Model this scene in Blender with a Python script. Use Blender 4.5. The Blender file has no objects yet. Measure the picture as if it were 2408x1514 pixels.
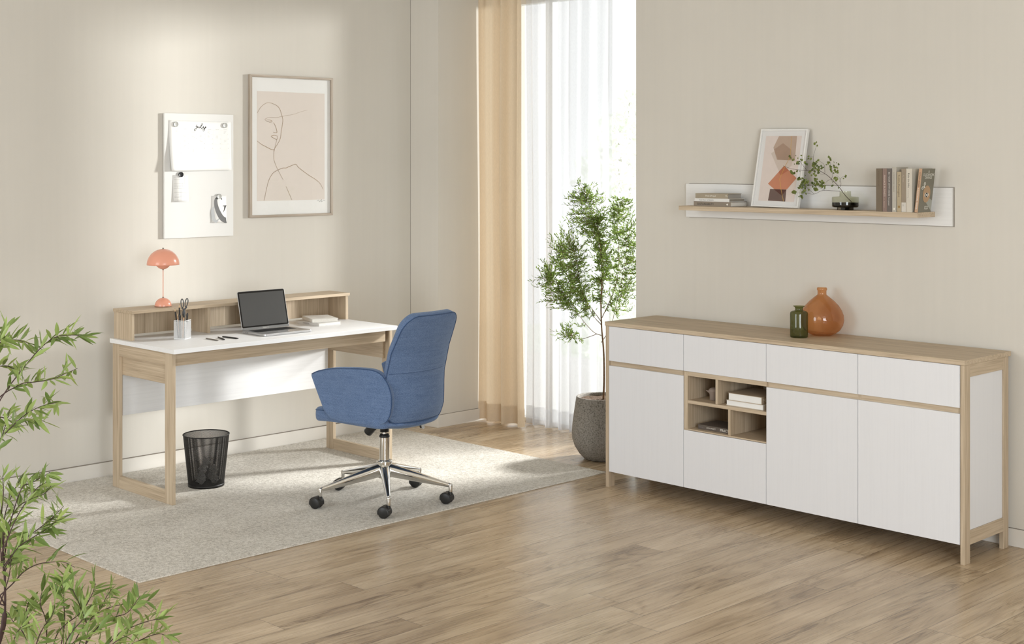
import bpy, math, random
from mathutils import Vector, Matrix, noise
D = bpy.data
SC = bpy.context.scene
COL = SC.collection
random.seed(7)
PI = math.pi

# ------------------------------------------------------------------ camera
F_PX, HOR = 3306.2, 374.6
TH = math.atan2(4541.2 - 1204, F_PX)
cam = D.cameras.new('camera'); cam_o = D.objects.new('camera', cam); COL.objects.link(cam_o)
cam.sensor_width = 36; cam.lens = F_PX * 36 / 2408
cam.shift_y = -(757 - HOR) / 2408
cam.clip_start = 0.05; cam.clip_end = 200
cam_o.location = (0, 0, 1.70); cam_o.rotation_euler = (PI / 2, 0, TH - PI / 2)
SC.camera = cam_o
FW = Vector((math.cos(TH), math.sin(TH), 0)); RT = Vector((math.sin(TH), -math.cos(TH), 0))

# ------------------------------------------------------------------ world and lights
W = D.worlds.new('world'); SC.world = W; W.use_nodes = True
bg = W.node_tree.nodes['Background']; bg.inputs[0].default_value = (1.0, 1.0, 1.0, 1); bg.inputs[1].default_value = 1.2

def area(name, loc, target, sx, sy, power, color=(1, 1, 1), spread=None):
    l = D.lights.new(name, 'AREA'); l.shape = 'RECTANGLE'; l.size = sx; l.size_y = sy
    l.energy = power; l.color = color
    if spread: l.spread = spread
    o = D.objects.new(name, l); COL.objects.link(o); o.location = loc
    d = Vector(target) - Vector(loc)
    o.rotation_euler = d.to_track_quat('-Z', 'Y').to_euler()
    return o

def sun(name, direction, energy, angle, color):
    l = D.lights.new(name, 'SUN'); l.energy = energy; l.angle = math.radians(angle); l.color = color
    o = D.objects.new(name, l); COL.objects.link(o)
    o.rotation_euler = Vector(direction).to_track_quat('-Z', 'Y').to_euler()
    o.location = (9, 4, 3)
    return o

# low sun raking through the window onto the desk wall
sun('sun', (-0.838, 0.545, -0.085), 3.8, 6.5, (1.0, 0.985, 0.96))
# added lamp outside, aimed past the open curtain side to brighten the rug
area('added_rug_light', (9.1, 4.55, 2.75), (4.2, 5.72, 0.0), 0.55, 0.55, 26, (1.0, 0.99, 0.97), math.radians(34))
# the windows behind the camera
area('rear_window_light', (-1.35, 4.7, 1.6), (4.5, 4.3, 1.0), 2.0, 2.2, 80, (0.88, 0.95, 1.0))
area('side_window_light', (1.0, -1.35, 1.6), (3.6, 5.4, 1.2), 2.2, 2.2, 168, (0.88, 0.95, 1.0))

SC.view_settings.view_transform = 'Standard'; SC.view_settings.look = 'None'
SC.view_settings.exposure = 0.10; SC.view_settings.gamma = 1.0; SC.view_settings.use_curve_mapping = False
SC.cycles.max_bounces = 10; SC.cycles.diffuse_bounces = 5; SC.cycles.transparent_max_bounces = 24
SC.cycles.transmission_bounces = 8; SC.cycles.caustics_reflective = False; SC.cycles.caustics_refractive = False
SC.cycles.sample_clamp_indirect = 4.0

# ------------------------------------------------------------------ materials
def srgb(r, g, b):
    f = lambda c: (c / 255 / 12.92) if c / 255 <= 0.04045 else ((c / 255 + 0.055) / 1.055) ** 2.4
    return (f(r), f(g), f(b), 1)

class NT:
    def __init__(s, name):
        s.m = D.materials.new(name); s.m.use_nodes = True; s.t = s.m.node_tree; s.n = s.t.nodes; s.l = s.t.links
        s.b = s.n['Principled BSDF']; s.out = s.n['Material Output']
    def node(s, typ, **kw):
        n = s.n.new(typ)
        for k, v in kw.items():
            if k == 'inp':
                for a, b in v.items(): n.inputs[a].default_value = b
            else: setattr(n, k, v)
        return n
    def link(s, a, b): s.l.new(a, b)
    def math(s, op, a, b=None, c=None):
        n = s.n.new('ShaderNodeMath'); n.operation = op
        for i, v in enumerate((a, b, c)):
            if v is None: continue
            if isinstance(v, (int, float)): n.inputs[i].default_value = v
            else: s.l.new(v, n.inputs[i])
        return n.outputs[0]
    def ramp(s, fac, stops):
        n = s.n.new('ShaderNodeValToRGB'); e = n.color_ramp.elements
        while len(e) < len(stops): e.new(0.5)
        for i, (p, c) in enumerate(stops): e[i].position = p; e[i].color = c
        s.l.new(fac, n.inputs[0]); return n.outputs[0]
    def coords(s, scale=(1, 1, 1), rot=(0, 0, 0)):
        tc = s.n.new('ShaderNodeTexCoord'); mp = s.n.new('ShaderNodeMapping')
        mp.inputs['Scale'].default_value = scale; mp.inputs['Rotation'].default_value = rot
        s.l.new(tc.outputs['Object'], mp.inputs['Vector']); return mp.outputs[0]
    def noise(s, vec, scale=1, detail=3, rough=0.5, dist=0.0):
        n = s.n.new('ShaderNodeTexNoise'); n.inputs['Scale'].default_value = scale; n.inputs['Detail'].default_value = detail
        n.inputs['Roughness'].default_value = rough; n.inputs['Distortion'].default_value = dist
        s.l.new(vec, n.inputs['Vector']); return n.outputs['Fac']
    def bump(s, h, strength=0.3, dist=0.002):
        n = s.n.new('ShaderNodeBump'); n.inputs['Strength'].default_value = strength; n.inputs['Distance'].default_value = dist
        s.l.new(h, n.inputs['Height']); s.l.new(n.outputs[0], s.b.inputs['Normal'])

def mat(name, col, rough=0.5, metal=0.0, spec=0.5, nscale=0, namp=0.06, bump=0.0, bdist=0.001, coat=0.0, trans=0.0):
    t = NT(name); t.b.inputs['Base Color'].default_value = col
    t.b.inputs['Roughness'].default_value = rough; t.b.inputs['Metallic'].default_value = metal
    t.b.inputs['Specular IOR Level'].default_value = spec; t.b.inputs['Coat Weight'].default_value = coat
    t.b.inputs['Transmission Weight'].default_value = trans
    if nscale:
        v = t.coords(); f = t.noise(v, nscale, 4, 0.6)
        a = tuple(max(0, c * (1 - namp)) for c in col[:3]) + (1,); b = tuple(min(1, c * (1 + namp)) for c in col[:3]) + (1,)
        t.link(t.ramp(f, [(0.3, a), (0.7, b)]), t.b.inputs['Base Color'])
        if bump: t.bump(f, bump, bdist)
    return t.m

def wood(name, axis, c0, c1, c2, rough=0.5):
    t = NT(name); sc = [52, 52, 52]; sc['xyz'.index(axis)] = 1.8
    v = t.coords(tuple(sc)); f = t.noise(v, 1.0, 6, 0.62, 0.6)
    sc2 = [170, 170, 170]; sc2['xyz'.index(axis)] = 5
    g = t.noise(t.coords(tuple(sc2)), 1.0, 2, 0.5)
    sc3 = [7, 7, 7]; sc3['xyz'.index(axis)] = 0.5
    h = t.noise(t.coords(tuple(sc3)), 1.0, 3, 0.5, 1.0)
    s1 = t.math('MULTIPLY', f, 0.48); s2 = t.math('MULTIPLY', g, 0.34); s3 = t.math('MULTIPLY', h, 0.20)
    s = t.math('ADD', t.math('ADD', s1, s2), s3)
    t.link(t.ramp(s, [(0.36, c0), (0.52, c1), (0.68, c2)]), t.b.inputs['Base Color'])
    t.b.inputs['Roughness'].default_value = rough; t.b.inputs['Specular IOR Level'].default_value = 0.35
    t.bump(s, 0.12, 0.001)
    return t.m

OAK = (srgb(164, 145, 121), srgb(193, 174, 149), srgb(211, 194, 170))
WX, WY, WZ = (wood('oak_grain_' + a, a, *OAK) for a in 'xyz')

def painted(name, axis, col, amp=0.05):
    t = NT(name); sc = [90, 90, 90]; sc['xyz'.index(axis)] = 2.2
    f = t.noise(t.coords(tuple(sc)), 1.0, 4, 0.7, 0.3)
    d = tuple(c * (1 - amp) for c in col[:3]) + (1,)
    t.link(t.ramp(f, [(0.40, d), (0.52, col)]), t.b.inputs['Base Color'])
    t.b.inputs['Roughness'].default_value = 0.45; t.b.inputs['Specular IOR Level'].default_value = 0.4
    t.bump(f, 0.10, 0.0006)
    return t.m
WHITE_Z = painted('white_ash_vertical', 'z', srgb(228, 228, 231), 0.016)
WHITE_X = painted('white_ash_long', 'x', srgb(238, 238, 239), 0.035)
WHITE_Y = painted('white_ash_shelf', 'y', srgb(230, 229, 227), 0.03)

# walls
def plaster(name, col):
    t = NT(name); v = t.coords()
    a = t.noise(v, 1.3, 3, 0.5); b = t.noise(v, 260, 2, 0.6); c = t.noise(t.coords((28, 28, 0.9)), 1.0, 4, 0.6)
    m = t.math('ADD', t.math('MULTIPLY', a, 0.7), t.math('MULTIPLY', c, 0.3))
    lo = tuple(x * 0.97 for x in col[:3]) + (1,); hi = tuple(min(1, x * 1.02) for x in col[:3]) + (1,)
    t.link(t.ramp(m, [(0.35, lo), (0.65, hi)]), t.b.inputs['Base Color'])
    t.b.inputs['Roughness'].default_value = 0.85; t.b.inputs['Specular IOR Level'].default_value = 0.2
    t.bump(b, 0.12, 0.0012); return t.m
M_WALL = plaster('warm_plaster', srgb(213, 208, 199))
M_CEIL = mat('ceiling_paint', srgb(226, 224, 220), 0.9, nscale=4, namp=0.02)
M_BASE = mat('baseboard_paint', srgb(220, 215, 207), 0.55, nscale=8, namp=0.02)
M_GAP = mat('painted_shade_line', srgb(140, 132, 122), 0.9, nscale=30, namp=0.1)  # grey that stands in for shade, used on thin strips

# oak floor planks running along x
def floor_mat():
    t = NT('oak_floor'); tc = t.n.new('ShaderNodeTexCoord'); sep = t.n.new('ShaderNodeSeparateXYZ')
    t.link(tc.outputs['Object'], sep.inputs[0]); X, Y = sep.outputs[0], sep.outputs[1]
    r = t.math('DIVIDE', t.math('SUBTRACT', Y, 3.376), 0.1625); row = t.math('FLOOR', r); fy = t.math('FRACT', r)
    wn = t.node('ShaderNodeTexWhiteNoise', noise_dimensions='1D'); t.link(row, wn.inputs['W'])
    q = t.math('ADD', t.math('DIVIDE', X, 1.38), t.math('MULTIPLY', wn.outputs['Value'], 7.0))
    colm = t.math('FLOOR', q); fx = t.math('FRACT', q)
    idv = t.math('ADD', t.math('MULTIPLY', row, 13.7), colm)
    w2 = t.node('ShaderNodeTexWhiteNoise', noise_dimensions='1D'); t.link(idv, w2.inputs['W']); rnd = w2.outputs['Value']
    comb = t.n.new('ShaderNodeCombineXYZ')
    t.link(t.math('ADD', X, t.math('MULTIPLY', rnd, 37.0)), comb.inputs[0])
    t.link(t.math('ADD', Y, t.math('MULTIPLY', rnd, 11.0)), comb.inputs[1]); t.link(rnd, comb.inputs[2])
    def mp(sc):
        m = t.n.new('ShaderNodeMapping'); m.inputs['Scale'].default_value = sc; t.link(comb.outputs[0], m.inputs['Vector']); return m.outputs[0]
    big = t.noise(mp((1.1, 8.0, 1)), 1.0, 2.2, 0.45, 0.8)
    rings = t.math('SINE', t.math('MULTIPLY', big, 105.0)); rings = t.math('MULTIPLY_ADD', rings, 0.5, 0.5)
    rings = t.math('POWER', rings, 3.0)
    mask = t.noise(mp((0.9, 5.0, 1)), 1.0, 2, 0.5); mask = t.ramp(mask, [(0.44, (0.0, 0.0, 0.0, 1)), (0.58, (1, 1, 1, 1))])
    fine = t.noise(mp((1.6, 62.0, 1)), 1.0, 4, 0.6, 0.25)
    fine2 = t.noise(mp((5.0, 230.0, 1)), 1.0, 2, 0.5)
    blotch = t.noise(mp((2.2, 7.0, 1)), 1.0, 4, 0.55, 0.6)
    s = t.math('ADD', t.math('MULTIPLY', fine, 0.34), t.math('MULTIPLY', fine2, 0.18))
    s = t.math('ADD', s, t.math('MULTIPLY', blotch, 0.42))
    s = t.math('ADD', s, t.math('MULTIPLY', t.math('SUBTRACT', rnd, 0.5), 0.10))
    s = t.math('SUBTRACT', s, t.math('MULTIPLY', t.math('MULTIPLY', rings, mask), 0.095))
    base = t.ramp(s, [(0.28, srgb(128, 108, 84)), (0.40, srgb(170, 149, 121)), (0.52, srgb(195, 175, 147)), (0.64, srgb(214, 196, 170))])
    hue = t.n.new('ShaderNodeMixRGB'); hue.blend_type = 'MULTIPLY'
    w3 = t.node('ShaderNodeTexWhiteNoise', noise_dimensions='1D'); t.link(t.math('ADD', idv, 91.3), w3.inputs['W'])
    t.link(t.math('MULTIPLY', w3.outputs['Value'], 0.55), hue.inputs[0]); t.link(base, hue.inputs[1]); hue.inputs[2].default_value = (1.0, 0.95, 0.91, 1)
    # seams
    ey = t.math('MINIMUM', fy, t.math('SUBTRACT', 1.0, fy)); ex = t.math('MINIMUM', fx, t.math('SUBTRACT', 1.0, fx))
    sy = t.math('LESS_THAN', ey, 0.0075); sx = t.math('LESS_THAN', ex, 0.0009)
    seam = t.math('MAXIMUM', sy, sx)
    mix = t.n.new('ShaderNodeMixRGB'); t.link(t.math('MULTIPLY', seam, 0.75), mix.inputs[0]); t.link(hue.outputs[0], mix.inputs[1]); mix.inputs[2].default_value = srgb(70, 54, 40)
    t.link(mix.outputs[0], t.b.inputs['Base Color'])
    rr = t.math('MULTIPLY_ADD', fine, 0.12, 0.22); t.link(rr, t.b.inputs['Roughness'])
    t.b.inputs['Specular IOR Level'].default_value = 0.42
    h = t.math('SUBTRACT', t.math('MULTIPLY', s, 0.4), seam); t.bump(h, 0.10, 0.001)
    return t.m
M_FLOOR = floor_mat()

def rug_mat():
    t = NT('woven_wool'); v = t.coords()
    a = t.noise(v, 260, 2, 0.7); b = t.noise(v, 75, 3, 0.7); c = t.noise(v, 4, 3, 0.5)
    lin = t.node('ShaderNodeTexWave', wave_type='BANDS', bands_direction='Y', inp={'Scale': 55.0, 'Distortion': 2.2, 'Detail': 2.0, 'Detail Scale': 6.0})
    t.link(v, lin.inputs['Vector'])
    s = t.math('ADD', t.math('ADD', t.math('MULTIPLY', a, 0.42), t.math('MULTIPLY', b, 0.38)), t.math('ADD', t.math('MULTIPLY', c, 0.10), t.math('MULTIPLY', lin.outputs['Fac'], 0.10)))
    t.link(t.ramp(s, [(0.36, srgb(126, 117, 104)), (0.46, srgb(188, 181, 169)), (0.53, srgb(213, 207, 197)), (0.64, srgb(236, 232, 224))]), t.b.inputs['Base Color'])
    t.b.inputs['Roughness'].default_value = 0.95; t.b.inputs['Specular IOR Level'].default_value = 0.1
    t.b.inputs['Sheen Weight'].default_value = 0.2
    t.bump(s, 0.9, 0.004); return t.m
M_RUG = rug_mat()

def fabric(name, lo, hi, sc=420, bumpd=0.001, sheen=0.3):
    t = NT(name); v = t.coords(); a = t.noise(v, sc, 2, 0.7); b = t.noise(v, 30, 3, 0.6); c = t.noise(t.coords((9, 9, 120)), 1, 3, 0.6)
    s = t.math('ADD', t.math('ADD', t.math('MULTIPLY', a, 0.78), t.math('MULTIPLY', b, 0.08)), t.math('MULTIPLY', c, 0.14))
    t.link(t.ramp(s, [(0.36, lo), (0.64, hi)]), t.b.inputs['Base Color'])
    t.b.inputs['Roughness'].default_value = 0.92; t.b.inputs['Specular IOR Level'].default_value = 0.15
    t.b.inputs['Sheen Weight'].default_value = sheen; t.b.inputs['Sheen Roughness'].default_value = 0.5
    t.b.inputs['Sheen Tint'].default_value = (0.75, 0.85, 1, 1)
    t.bump(a, 0.5, bumpd); return t.m
M_BLUE = fabric('blue_wool', srgb(62, 84, 120), srgb(120, 142, 178), 520)
M_BLUED = fabric('blue_piping', srgb(44, 64, 98), srgb(66, 92, 132))

def cloth(name, col, transl, transp, axis_sc=(300, 300, 60)):
    t = NT(name); t.n.remove(t.b)
    v = t.coords(axis_sc); f = t.noise(v, 1.0, 2, 0.6)
    lo = tuple(c * 0.93 for c in col[:3]) + (1,); c = t.ramp(f, [(0.3, lo), (0.7, col)])
    d = t.n.new('ShaderNodeBsdfDiffuse'); tr = t.n.new('ShaderNodeBsdfTranslucent'); t.link(c, d.inputs[0]); t.link(c, tr.inputs[0])
    m = t.n.new('ShaderNodeMixShader'); m.inputs[0].default_value = transl; t.link(d.outputs[0], m.inputs[1]); t.link(tr.outputs[0], m.inputs[2])
    tp = t.n.new('ShaderNodeBsdfTransparent'); m2 = t.n.new('ShaderNodeMixShader'); m2.inputs[0].default_value = transp
    t.link(m.outputs[0], m2.inputs[1]); t.link(tp.outputs[0], m2.inputs[2]); t.link(m2.outputs[0], t.out.inputs[0])
    return t.m
M_BEIGE = cloth('beige_linen', srgb(228, 209, 182), 0.22, 0.0)
M_SHEER = cloth('white_voile', srgb(222, 223, 226), 0.52, 0.48)

def glassy(name, col, alpha, rough=0.02, ior=1.45):
    t = NT(name); t.n.remove(t.b)
    g = t.n.new('ShaderNodeBsdfGlass'); g.inputs['Color'].default_value = col; g.inputs['Roughness'].default_value = rough; g.inputs['IOR'].default_value = ior
    if alpha:
        tp = t.n.new('ShaderNodeBsdfTransparent'); tp.inputs[0].default_value = col
        m = t.n.new('ShaderNodeMixShader'); m.inputs[0].default_value = alpha
        t.link(g.outputs[0], m.inputs[1]); t.link(tp.outputs[0], m.inputs[2]); t.link(m.outputs[0], t.out.inputs[0])
    else: t.link(g.outputs[0], t.out.inputs[0])
    return t.m

def pane(name, tint, gloss=0.06):
    t = NT(name); t.n.remove(t.b)
    tp = t.n.new('ShaderNodeBsdfTransparent'); tp.inputs[0].default_value = tint
    g = t.n.new('ShaderNodeBsdfGlossy'); g.inputs['Roughness'].default_value = 0.02
    lw = t.n.new('ShaderNodeLayerWeight'); lw.inputs['Blend'].default_value = 0.5
    k = t.math('MULTIPLY_ADD', t.math('POWER', lw.outputs['Facing'], 4.0), 0.7 * gloss / 0.05, gloss)
    m = t.n.new('ShaderNodeMixShader'); t.link(k, m.inputs[0]); t.link(tp.outputs[0], m.inputs[1]); t.link(g.outputs[0], m.inputs[2])
    t.link(m.outputs[0], t.out.inputs[0]); return t.m
M_PANE = pane('window_glass', (0.97, 0.98, 0.98, 1), 0.03)
M_PICGLASS = pane('picture_glass', (1, 1, 1, 1), 0.05)

M_CHROME = mat('polished_aluminium', srgb(232, 231, 228), 0.10, 1.0, nscale=3, namp=0.01)
M_SATIN = mat('satin_steel', srgb(190, 190, 190), 0.30, 1.0, nscale=6, namp=0.02)
M_BLACK = mat('black_plastic', srgb(34, 33, 32), 0.42, nscale=60, namp=0.1)
M_BLKMET = mat('black_wire', srgb(24, 22, 21), 0.45, 0.3, nscale=60, namp=0.1)
M_WHMET = mat('white_wire', srgb(232, 232, 232), 0.4, nscale=60, namp=0.02)
M_CORAL = mat('coral_lacquer', srgb(238, 166, 140), 0.25, nscale=5, namp=0.01, spec=0.5)
M_BRASSD = mat('small_brass', srgb(120, 104, 92), 0.35, 0.8, nscale=20)
M_PAPER = mat('paper', srgb(238, 237, 234), 0.7, nscale=40, namp=0.01)
M_PAGES = mat('page_block', srgb(226, 222, 214), 0.8, nscale=200, namp=0.06)
M_INK = mat('ink', srgb(38, 36, 36), 0.7, nscale=50)
M_INKG = mat('grey_ink', srgb(128, 124, 124), 0.8, nscale=50)
M_INKL = mat('pale_ink', srgb(222, 221, 219), 0.8, nscale=50)
M_CREAM = mat('cream_ink', srgb(236, 232, 222), 0.7, nscale=50, namp=0.02)
M_SOIL = mat('potting_soil', srgb(112, 92, 76), 0.95, nscale=180, namp=0.55, bump=1.0, bdist=0.01)
M_BARK = mat('bark', srgb(112, 84, 58), 0.85, nscale=90, namp=0.3, bump=0.6, bdist=0.002)
M_BARKD = mat('dark_twig', srgb(66, 46, 44), 0.8, nscale=90, namp=0.25)

def concrete():
    t = NT('speckled_concrete'); v = t.coords(); a = t.noise(v, 14, 4, 0.6); b = t.noise(v, 140, 2, 0.6)
    s = t.math('ADD', t.math('MULTIPLY', a, 0.12), t.math('MULTIPLY', b, 0.88))
    t.link(t.ramp(s, [(0.34, srgb(88, 84, 78)), (0.44, srgb(132, 127, 120)), (0.66, srgb(154, 149, 142))]), t.b.inputs['Base Color'])
    t.b.inputs['Roughness'].default_value = 0.85; t.bump(s, 0.35, 0.003); return t.m
M_CONC = concrete()

def leaf_mat(name, lo, hi, tr=0.35, back=None):
    t = NT(name); gi = t.n.new('ShaderNodeNewGeometry')
    f = t.noise(t.coords((6, 6, 6)), 4, 2, 0.5); s = t.math('ADD', t.math('MULTIPLY', gi.outputs['Random Per Island'], 0.7), t.math('MULTIPLY', f, 0.3))
    c = t.ramp(s, [(0.15, lo), (0.85, hi)]); t.link(c, t.b.inputs['Base Color'])
    t.b.inputs['Roughness'].default_value = 0.42; t.b.inputs['Specular IOR Level'].default_value = 0.4
    trn = t.n.new('ShaderNodeBsdfTranslucent'); t.link(c, trn.inputs[0]); m = t.n.new('ShaderNodeMixShader'); m.inputs[0].default_value = tr
    t.link(t.b.outputs[0], m.inputs[1]); t.link(trn.outputs[0], m.inputs[2]); t.link(m.outputs[0], t.out.inputs[0])
    return t.m
M_LEAF1 = leaf_mat('indoor_tree_leaf', srgb(92, 116, 48), srgb(142, 166, 78), 0.35)
M_LEAF2 = leaf_mat('willow_leaf', srgb(96, 118, 58), srgb(164, 182, 108), 0.3)
M_LEAF3 = leaf_mat('branch_leaf', srgb(78, 92, 40), srgb(132, 142, 72), 0.3)
M_LEAF4 = leaf_mat('whitened_leaf', srgb(234, 238, 227), srgb(249, 251, 246), 0.5)  # leaves near white, outdoor overexposure put into their colour

# ------------------------------------------------------------------ mesh helpers
class MB:
    """collects shapes; build() links them as ONE mesh object"""
    def __init__(s): s.v = []; s.f = []
    def add(s, vs, fs):
        k = len(s.v); s.v += [tuple(v) for v in vs]; s.f += [tuple(i + k for i in f) for f in fs]; return s
    def box(s, x0, y0, z0, x1, y1, z1):
        v = [(x, y, z) for z in (z0, z1) for y in (y0, y1) for x in (x0, x1)]
        return s.add(v, [(0, 2, 3, 1), (4, 5, 7, 6), (0, 1, 5, 4), (2, 6, 7, 3), (0, 4, 6, 2), (1, 3, 7, 5)])
    def lathe(s, prof, n=48, c=(0, 0), cap0=False, cap1=False, sx=1, sy=1):
        k = len(s.v)
        for r, z in prof:
            for i in range(n):
                a = 2 * PI * i / n; s.v.append((c[0] + r * math.cos(a) * sx, c[1] + r * math.sin(a) * sy, z))
        for j in range(len(prof) - 1):
            for i in range(n):
                i2 = (i + 1) % n; s.f.append((k + j * n + i, k + j * n + i2, k + (j + 1) * n + i2, k + (j + 1) * n + i))
        if cap0: s.f.append(tuple(k + i for i in reversed(range(n))))
        if cap1: s.f.append(tuple(k + (len(prof) - 1) * n + i for i in range(n)))
        return s
    def tube(s, pts, r, n=8, closed=False, caps=True):
        pts = [Vector(p) for p in pts]; m = len(pts); k = len(s.v)
        rs = r if isinstance(r, (list, tuple)) else [r] * m
        up = None
        for i, p in enumerate(pts):
            if closed: t = pts[(i + 1) % m] - pts[i - 1]
            else: t = pts[min(i + 1, m - 1)] - pts[max(i - 1, 0)]
            if t.length < 1e-9: t = Vector((0, 0, 1))
            t.normalize()
            if up is None:
                up = Vector((0, 0, 1)) if abs(t.z) < 0.9 else Vector((1, 0, 0))
            a = t.cross(up); a = a.normalized() if a.length > 1e-6 else t.orthogonal().normalized()
            up = a.cross(t).normalized()
            for j in range(n):
                an = 2 * PI * j / n; s.v.append(tuple(p + (a * math.cos(an) + up * math.sin(an)) * rs[i]))
        seg = m if closed else m - 1
        for i in range(seg):
            i2 = (i + 1) % m
            for j in range(n):
                j2 = (j + 1) % n; s.f.append((k + i * n + j, k + i2 * n + j, k + i2 * n + j2, k + i * n + j2))
        if caps and not closed:
            s.f.append(tuple(k + j for j in range(n))); s.f.append(tuple(k + (m - 1) * n + j for j in reversed(range(n))))
        return s
    def prism(s, poly, axis, a0, a1):
        """poly: 2D outline in the other two axes; extruded along axis"""
        k = len(s.v); n = len(poly)
        for a in (a0, a1):
            for p in poly:
                q = list(p); q.insert('xyz'.index(axis), a); s.v.append(tuple(q))
        s.f.append(tuple(k + i for i in reversed(range(n)))); s.f.append(tuple(k + n + i for i in range(n)))
        for i in range(n):
            j = (i + 1) % n; s.f.append((k + i, k + j, k + n + j, k + n + i))
        return s
    def leaf(s, base, d, nrm, L, w, bend=0.15):
        """one lanceolate leaf: pointed ends, fold along the midrib, slight droop"""
        d = d.normalized(); side = d.cross(nrm)
        if side.length < 1e-6: side = d.orthogonal()
        side.normalize(); up = side.cross(d).normalized(); k = len(s.v)
        prof = [(0, 0.0), (0.22, 0.72), (0.5, 1.0), (0.78, 0.66), (1.0, 0.0)]
        for t, ww in prof:
            c = base + d * (L * t) - up * (bend * L * t * t)
            s.v.append(tuple(c))
            if ww > 0:
                s.v.append(tuple(c + side * w * 0.5 * ww + up * w * 0.16 * ww)); s.v.append(tuple(c - side * w * 0.5 * ww + up * w * 0.16 * ww))
        # idx: 0 base; 1,2,3; 4,5,6; 7,8,9; 10 tip
        for a, b, c2, d2 in ((1, 2, 5, 4), (4, 5, 8, 7)): s.f.append((k + a, k + b, k + c2, k + d2))
        for a, b, c2, d2 in ((1, 4, 6, 3), (4, 7, 9, 6)): s.f.append((k + a, k + b, k + c2, k + d2))
        s.f += [(k, k + 2, k + 1), (k, k + 1, k + 3), (k + 7, k + 8, k + 10), (k + 7, k + 10, k + 9)]
        return s
    def build(s, name, m, parent=None, smooth=False, bevel=0, seg=2, sub=0, solid=0):
        me = D.meshes.new(name); me.from_pydata(s.v, [], s.f); me.update()
        if m: me.materials.append(m)
        if smooth:
            for p in me.polygons: p.use_smooth = True
        o = D.objects.new(name, me); COL.objects.link(o)
        if parent: o.parent = parent
        if solid: md = o.modifiers.new('solid', 'SOLIDIFY'); md.thickness = solid; md.offset = 0
        if bevel:
            md = o.modifiers.new('bevel', 'BEVEL'); md.width = bevel; md.segments = seg; md.limit_method = 'ANGLE'; md.angle_limit = math.radians(40); md.harden_normals = False
        if sub: md = o.modifiers.new('sub', 'SUBSURF'); md.levels = sub; md.render_levels = sub
        return o

def tag(o, label=None, cat=None, group=None, kind=None):
    if label: o['label'] = label
    if cat: o['category'] = cat
    if group: o['group'] = group
    if kind: o['kind'] = kind
    return o
def thing(name, label, cat, loc=(0, 0, 0), rz=0, group=None):
    o = D.objects.new(name, None); COL.objects.link(o); o.empty_display_size = 0.05
    o.location = loc; o.rotation_euler = (0, 0, rz); return tag(o, label, cat, group)
def struct(o): return tag(o, kind='structure')
def box(name, dims, m, parent=None, bevel=0.0015):
    return MB().box(*dims).build(name, m, parent, bevel=bevel)
def pts_curve(P, n=6):
    """Catmull-Rom through the points"""
    P = [Vector(p) for p in P]; out = []
    for i in range(len(P) - 1):
        a = P[i - 1] if i else P[0] * 2 - P[1]; b, c = P[i], P[i + 1]; d = P[i + 2] if i + 2 < len(P) else P[-1] * 2 - P[-2]
        for j in range(n):
            t = j / n; out.append(0.5 * ((2 * b) + (c - a) * t + (2 * a - 5 * b + 4 * c - d) * t * t + (3 * b - a - 3 * c + d) * t ** 3))
    out.append(P[-1]); return out

def text(s, size, m, parent, origin, ex, ey, name='lettering', align='LEFT', extrude=0.0, sx=1.0):
    """flat lettering lying in the plane (ex, ey) at origin, as a mesh"""
    cu = D.curves.new('t', 'FONT'); cu.body = s; cu.size = size; cu.align_x = align; cu.resolution_u = 3; cu.extrude = extrude
    o = D.objects.new('t', cu); COL.objects.link(o)
    bpy.context.view_layer.update()
    me = D.meshes.new_from_object(o.evaluated_get(bpy.context.evaluated_depsgraph_get()))
    D.objects.remove(o); D.curves.remove(cu)
    ex = Vector(ex).normalized() * sx; ey = Vector(ey).normalized(); ez = ex.cross(ey).normalized()
    M = Matrix(((ex.x, ey.x, ez.x, origin[0]), (ex.y, ey.y, ez.y, origin[1]), (ex.z, ey.z, ez.z, origin[2]), (0, 0, 0, 1)))
    me.transform(M); me.materials.clear(); me.materials.append(m); me.name = name
    t = D.objects.new(name, me); COL.objects.link(t); t.parent = parent
    return t

def ribbon(mb, pts, w, to3, lift=0):
    """flat stroke through 2D points, placed by to3(a, b)"""
    P = [Vector((p[0], p[1])) for p in pts]; n = len(P); k = len(mb.v)
    ws = w if isinstance(w, (list, tuple)) else [w] * n
    for i, p in enumerate(P):
        t = P[min(i + 1, n - 1)] - P[max(i - 1, 0)]
        if t.length < 1e-9: t = Vector((1, 0))
        t.normalize(); q = Vector((-t.y, t.x)) * ws[i] * 0.5
        mb.v.append(tuple(to3(*(p + q)))); mb.v.append(tuple(to3(*(p - q))))
    for i in range(n - 1): mb.f.append((k + 2 * i, k + 2 * i + 1, k + 2 * i + 3, k + 2 * i + 2))
def c2(P, n=6): return [(p.x, p.y) for p in pts_curve([(a, b, 0) for a, b in P], n)]

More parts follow.
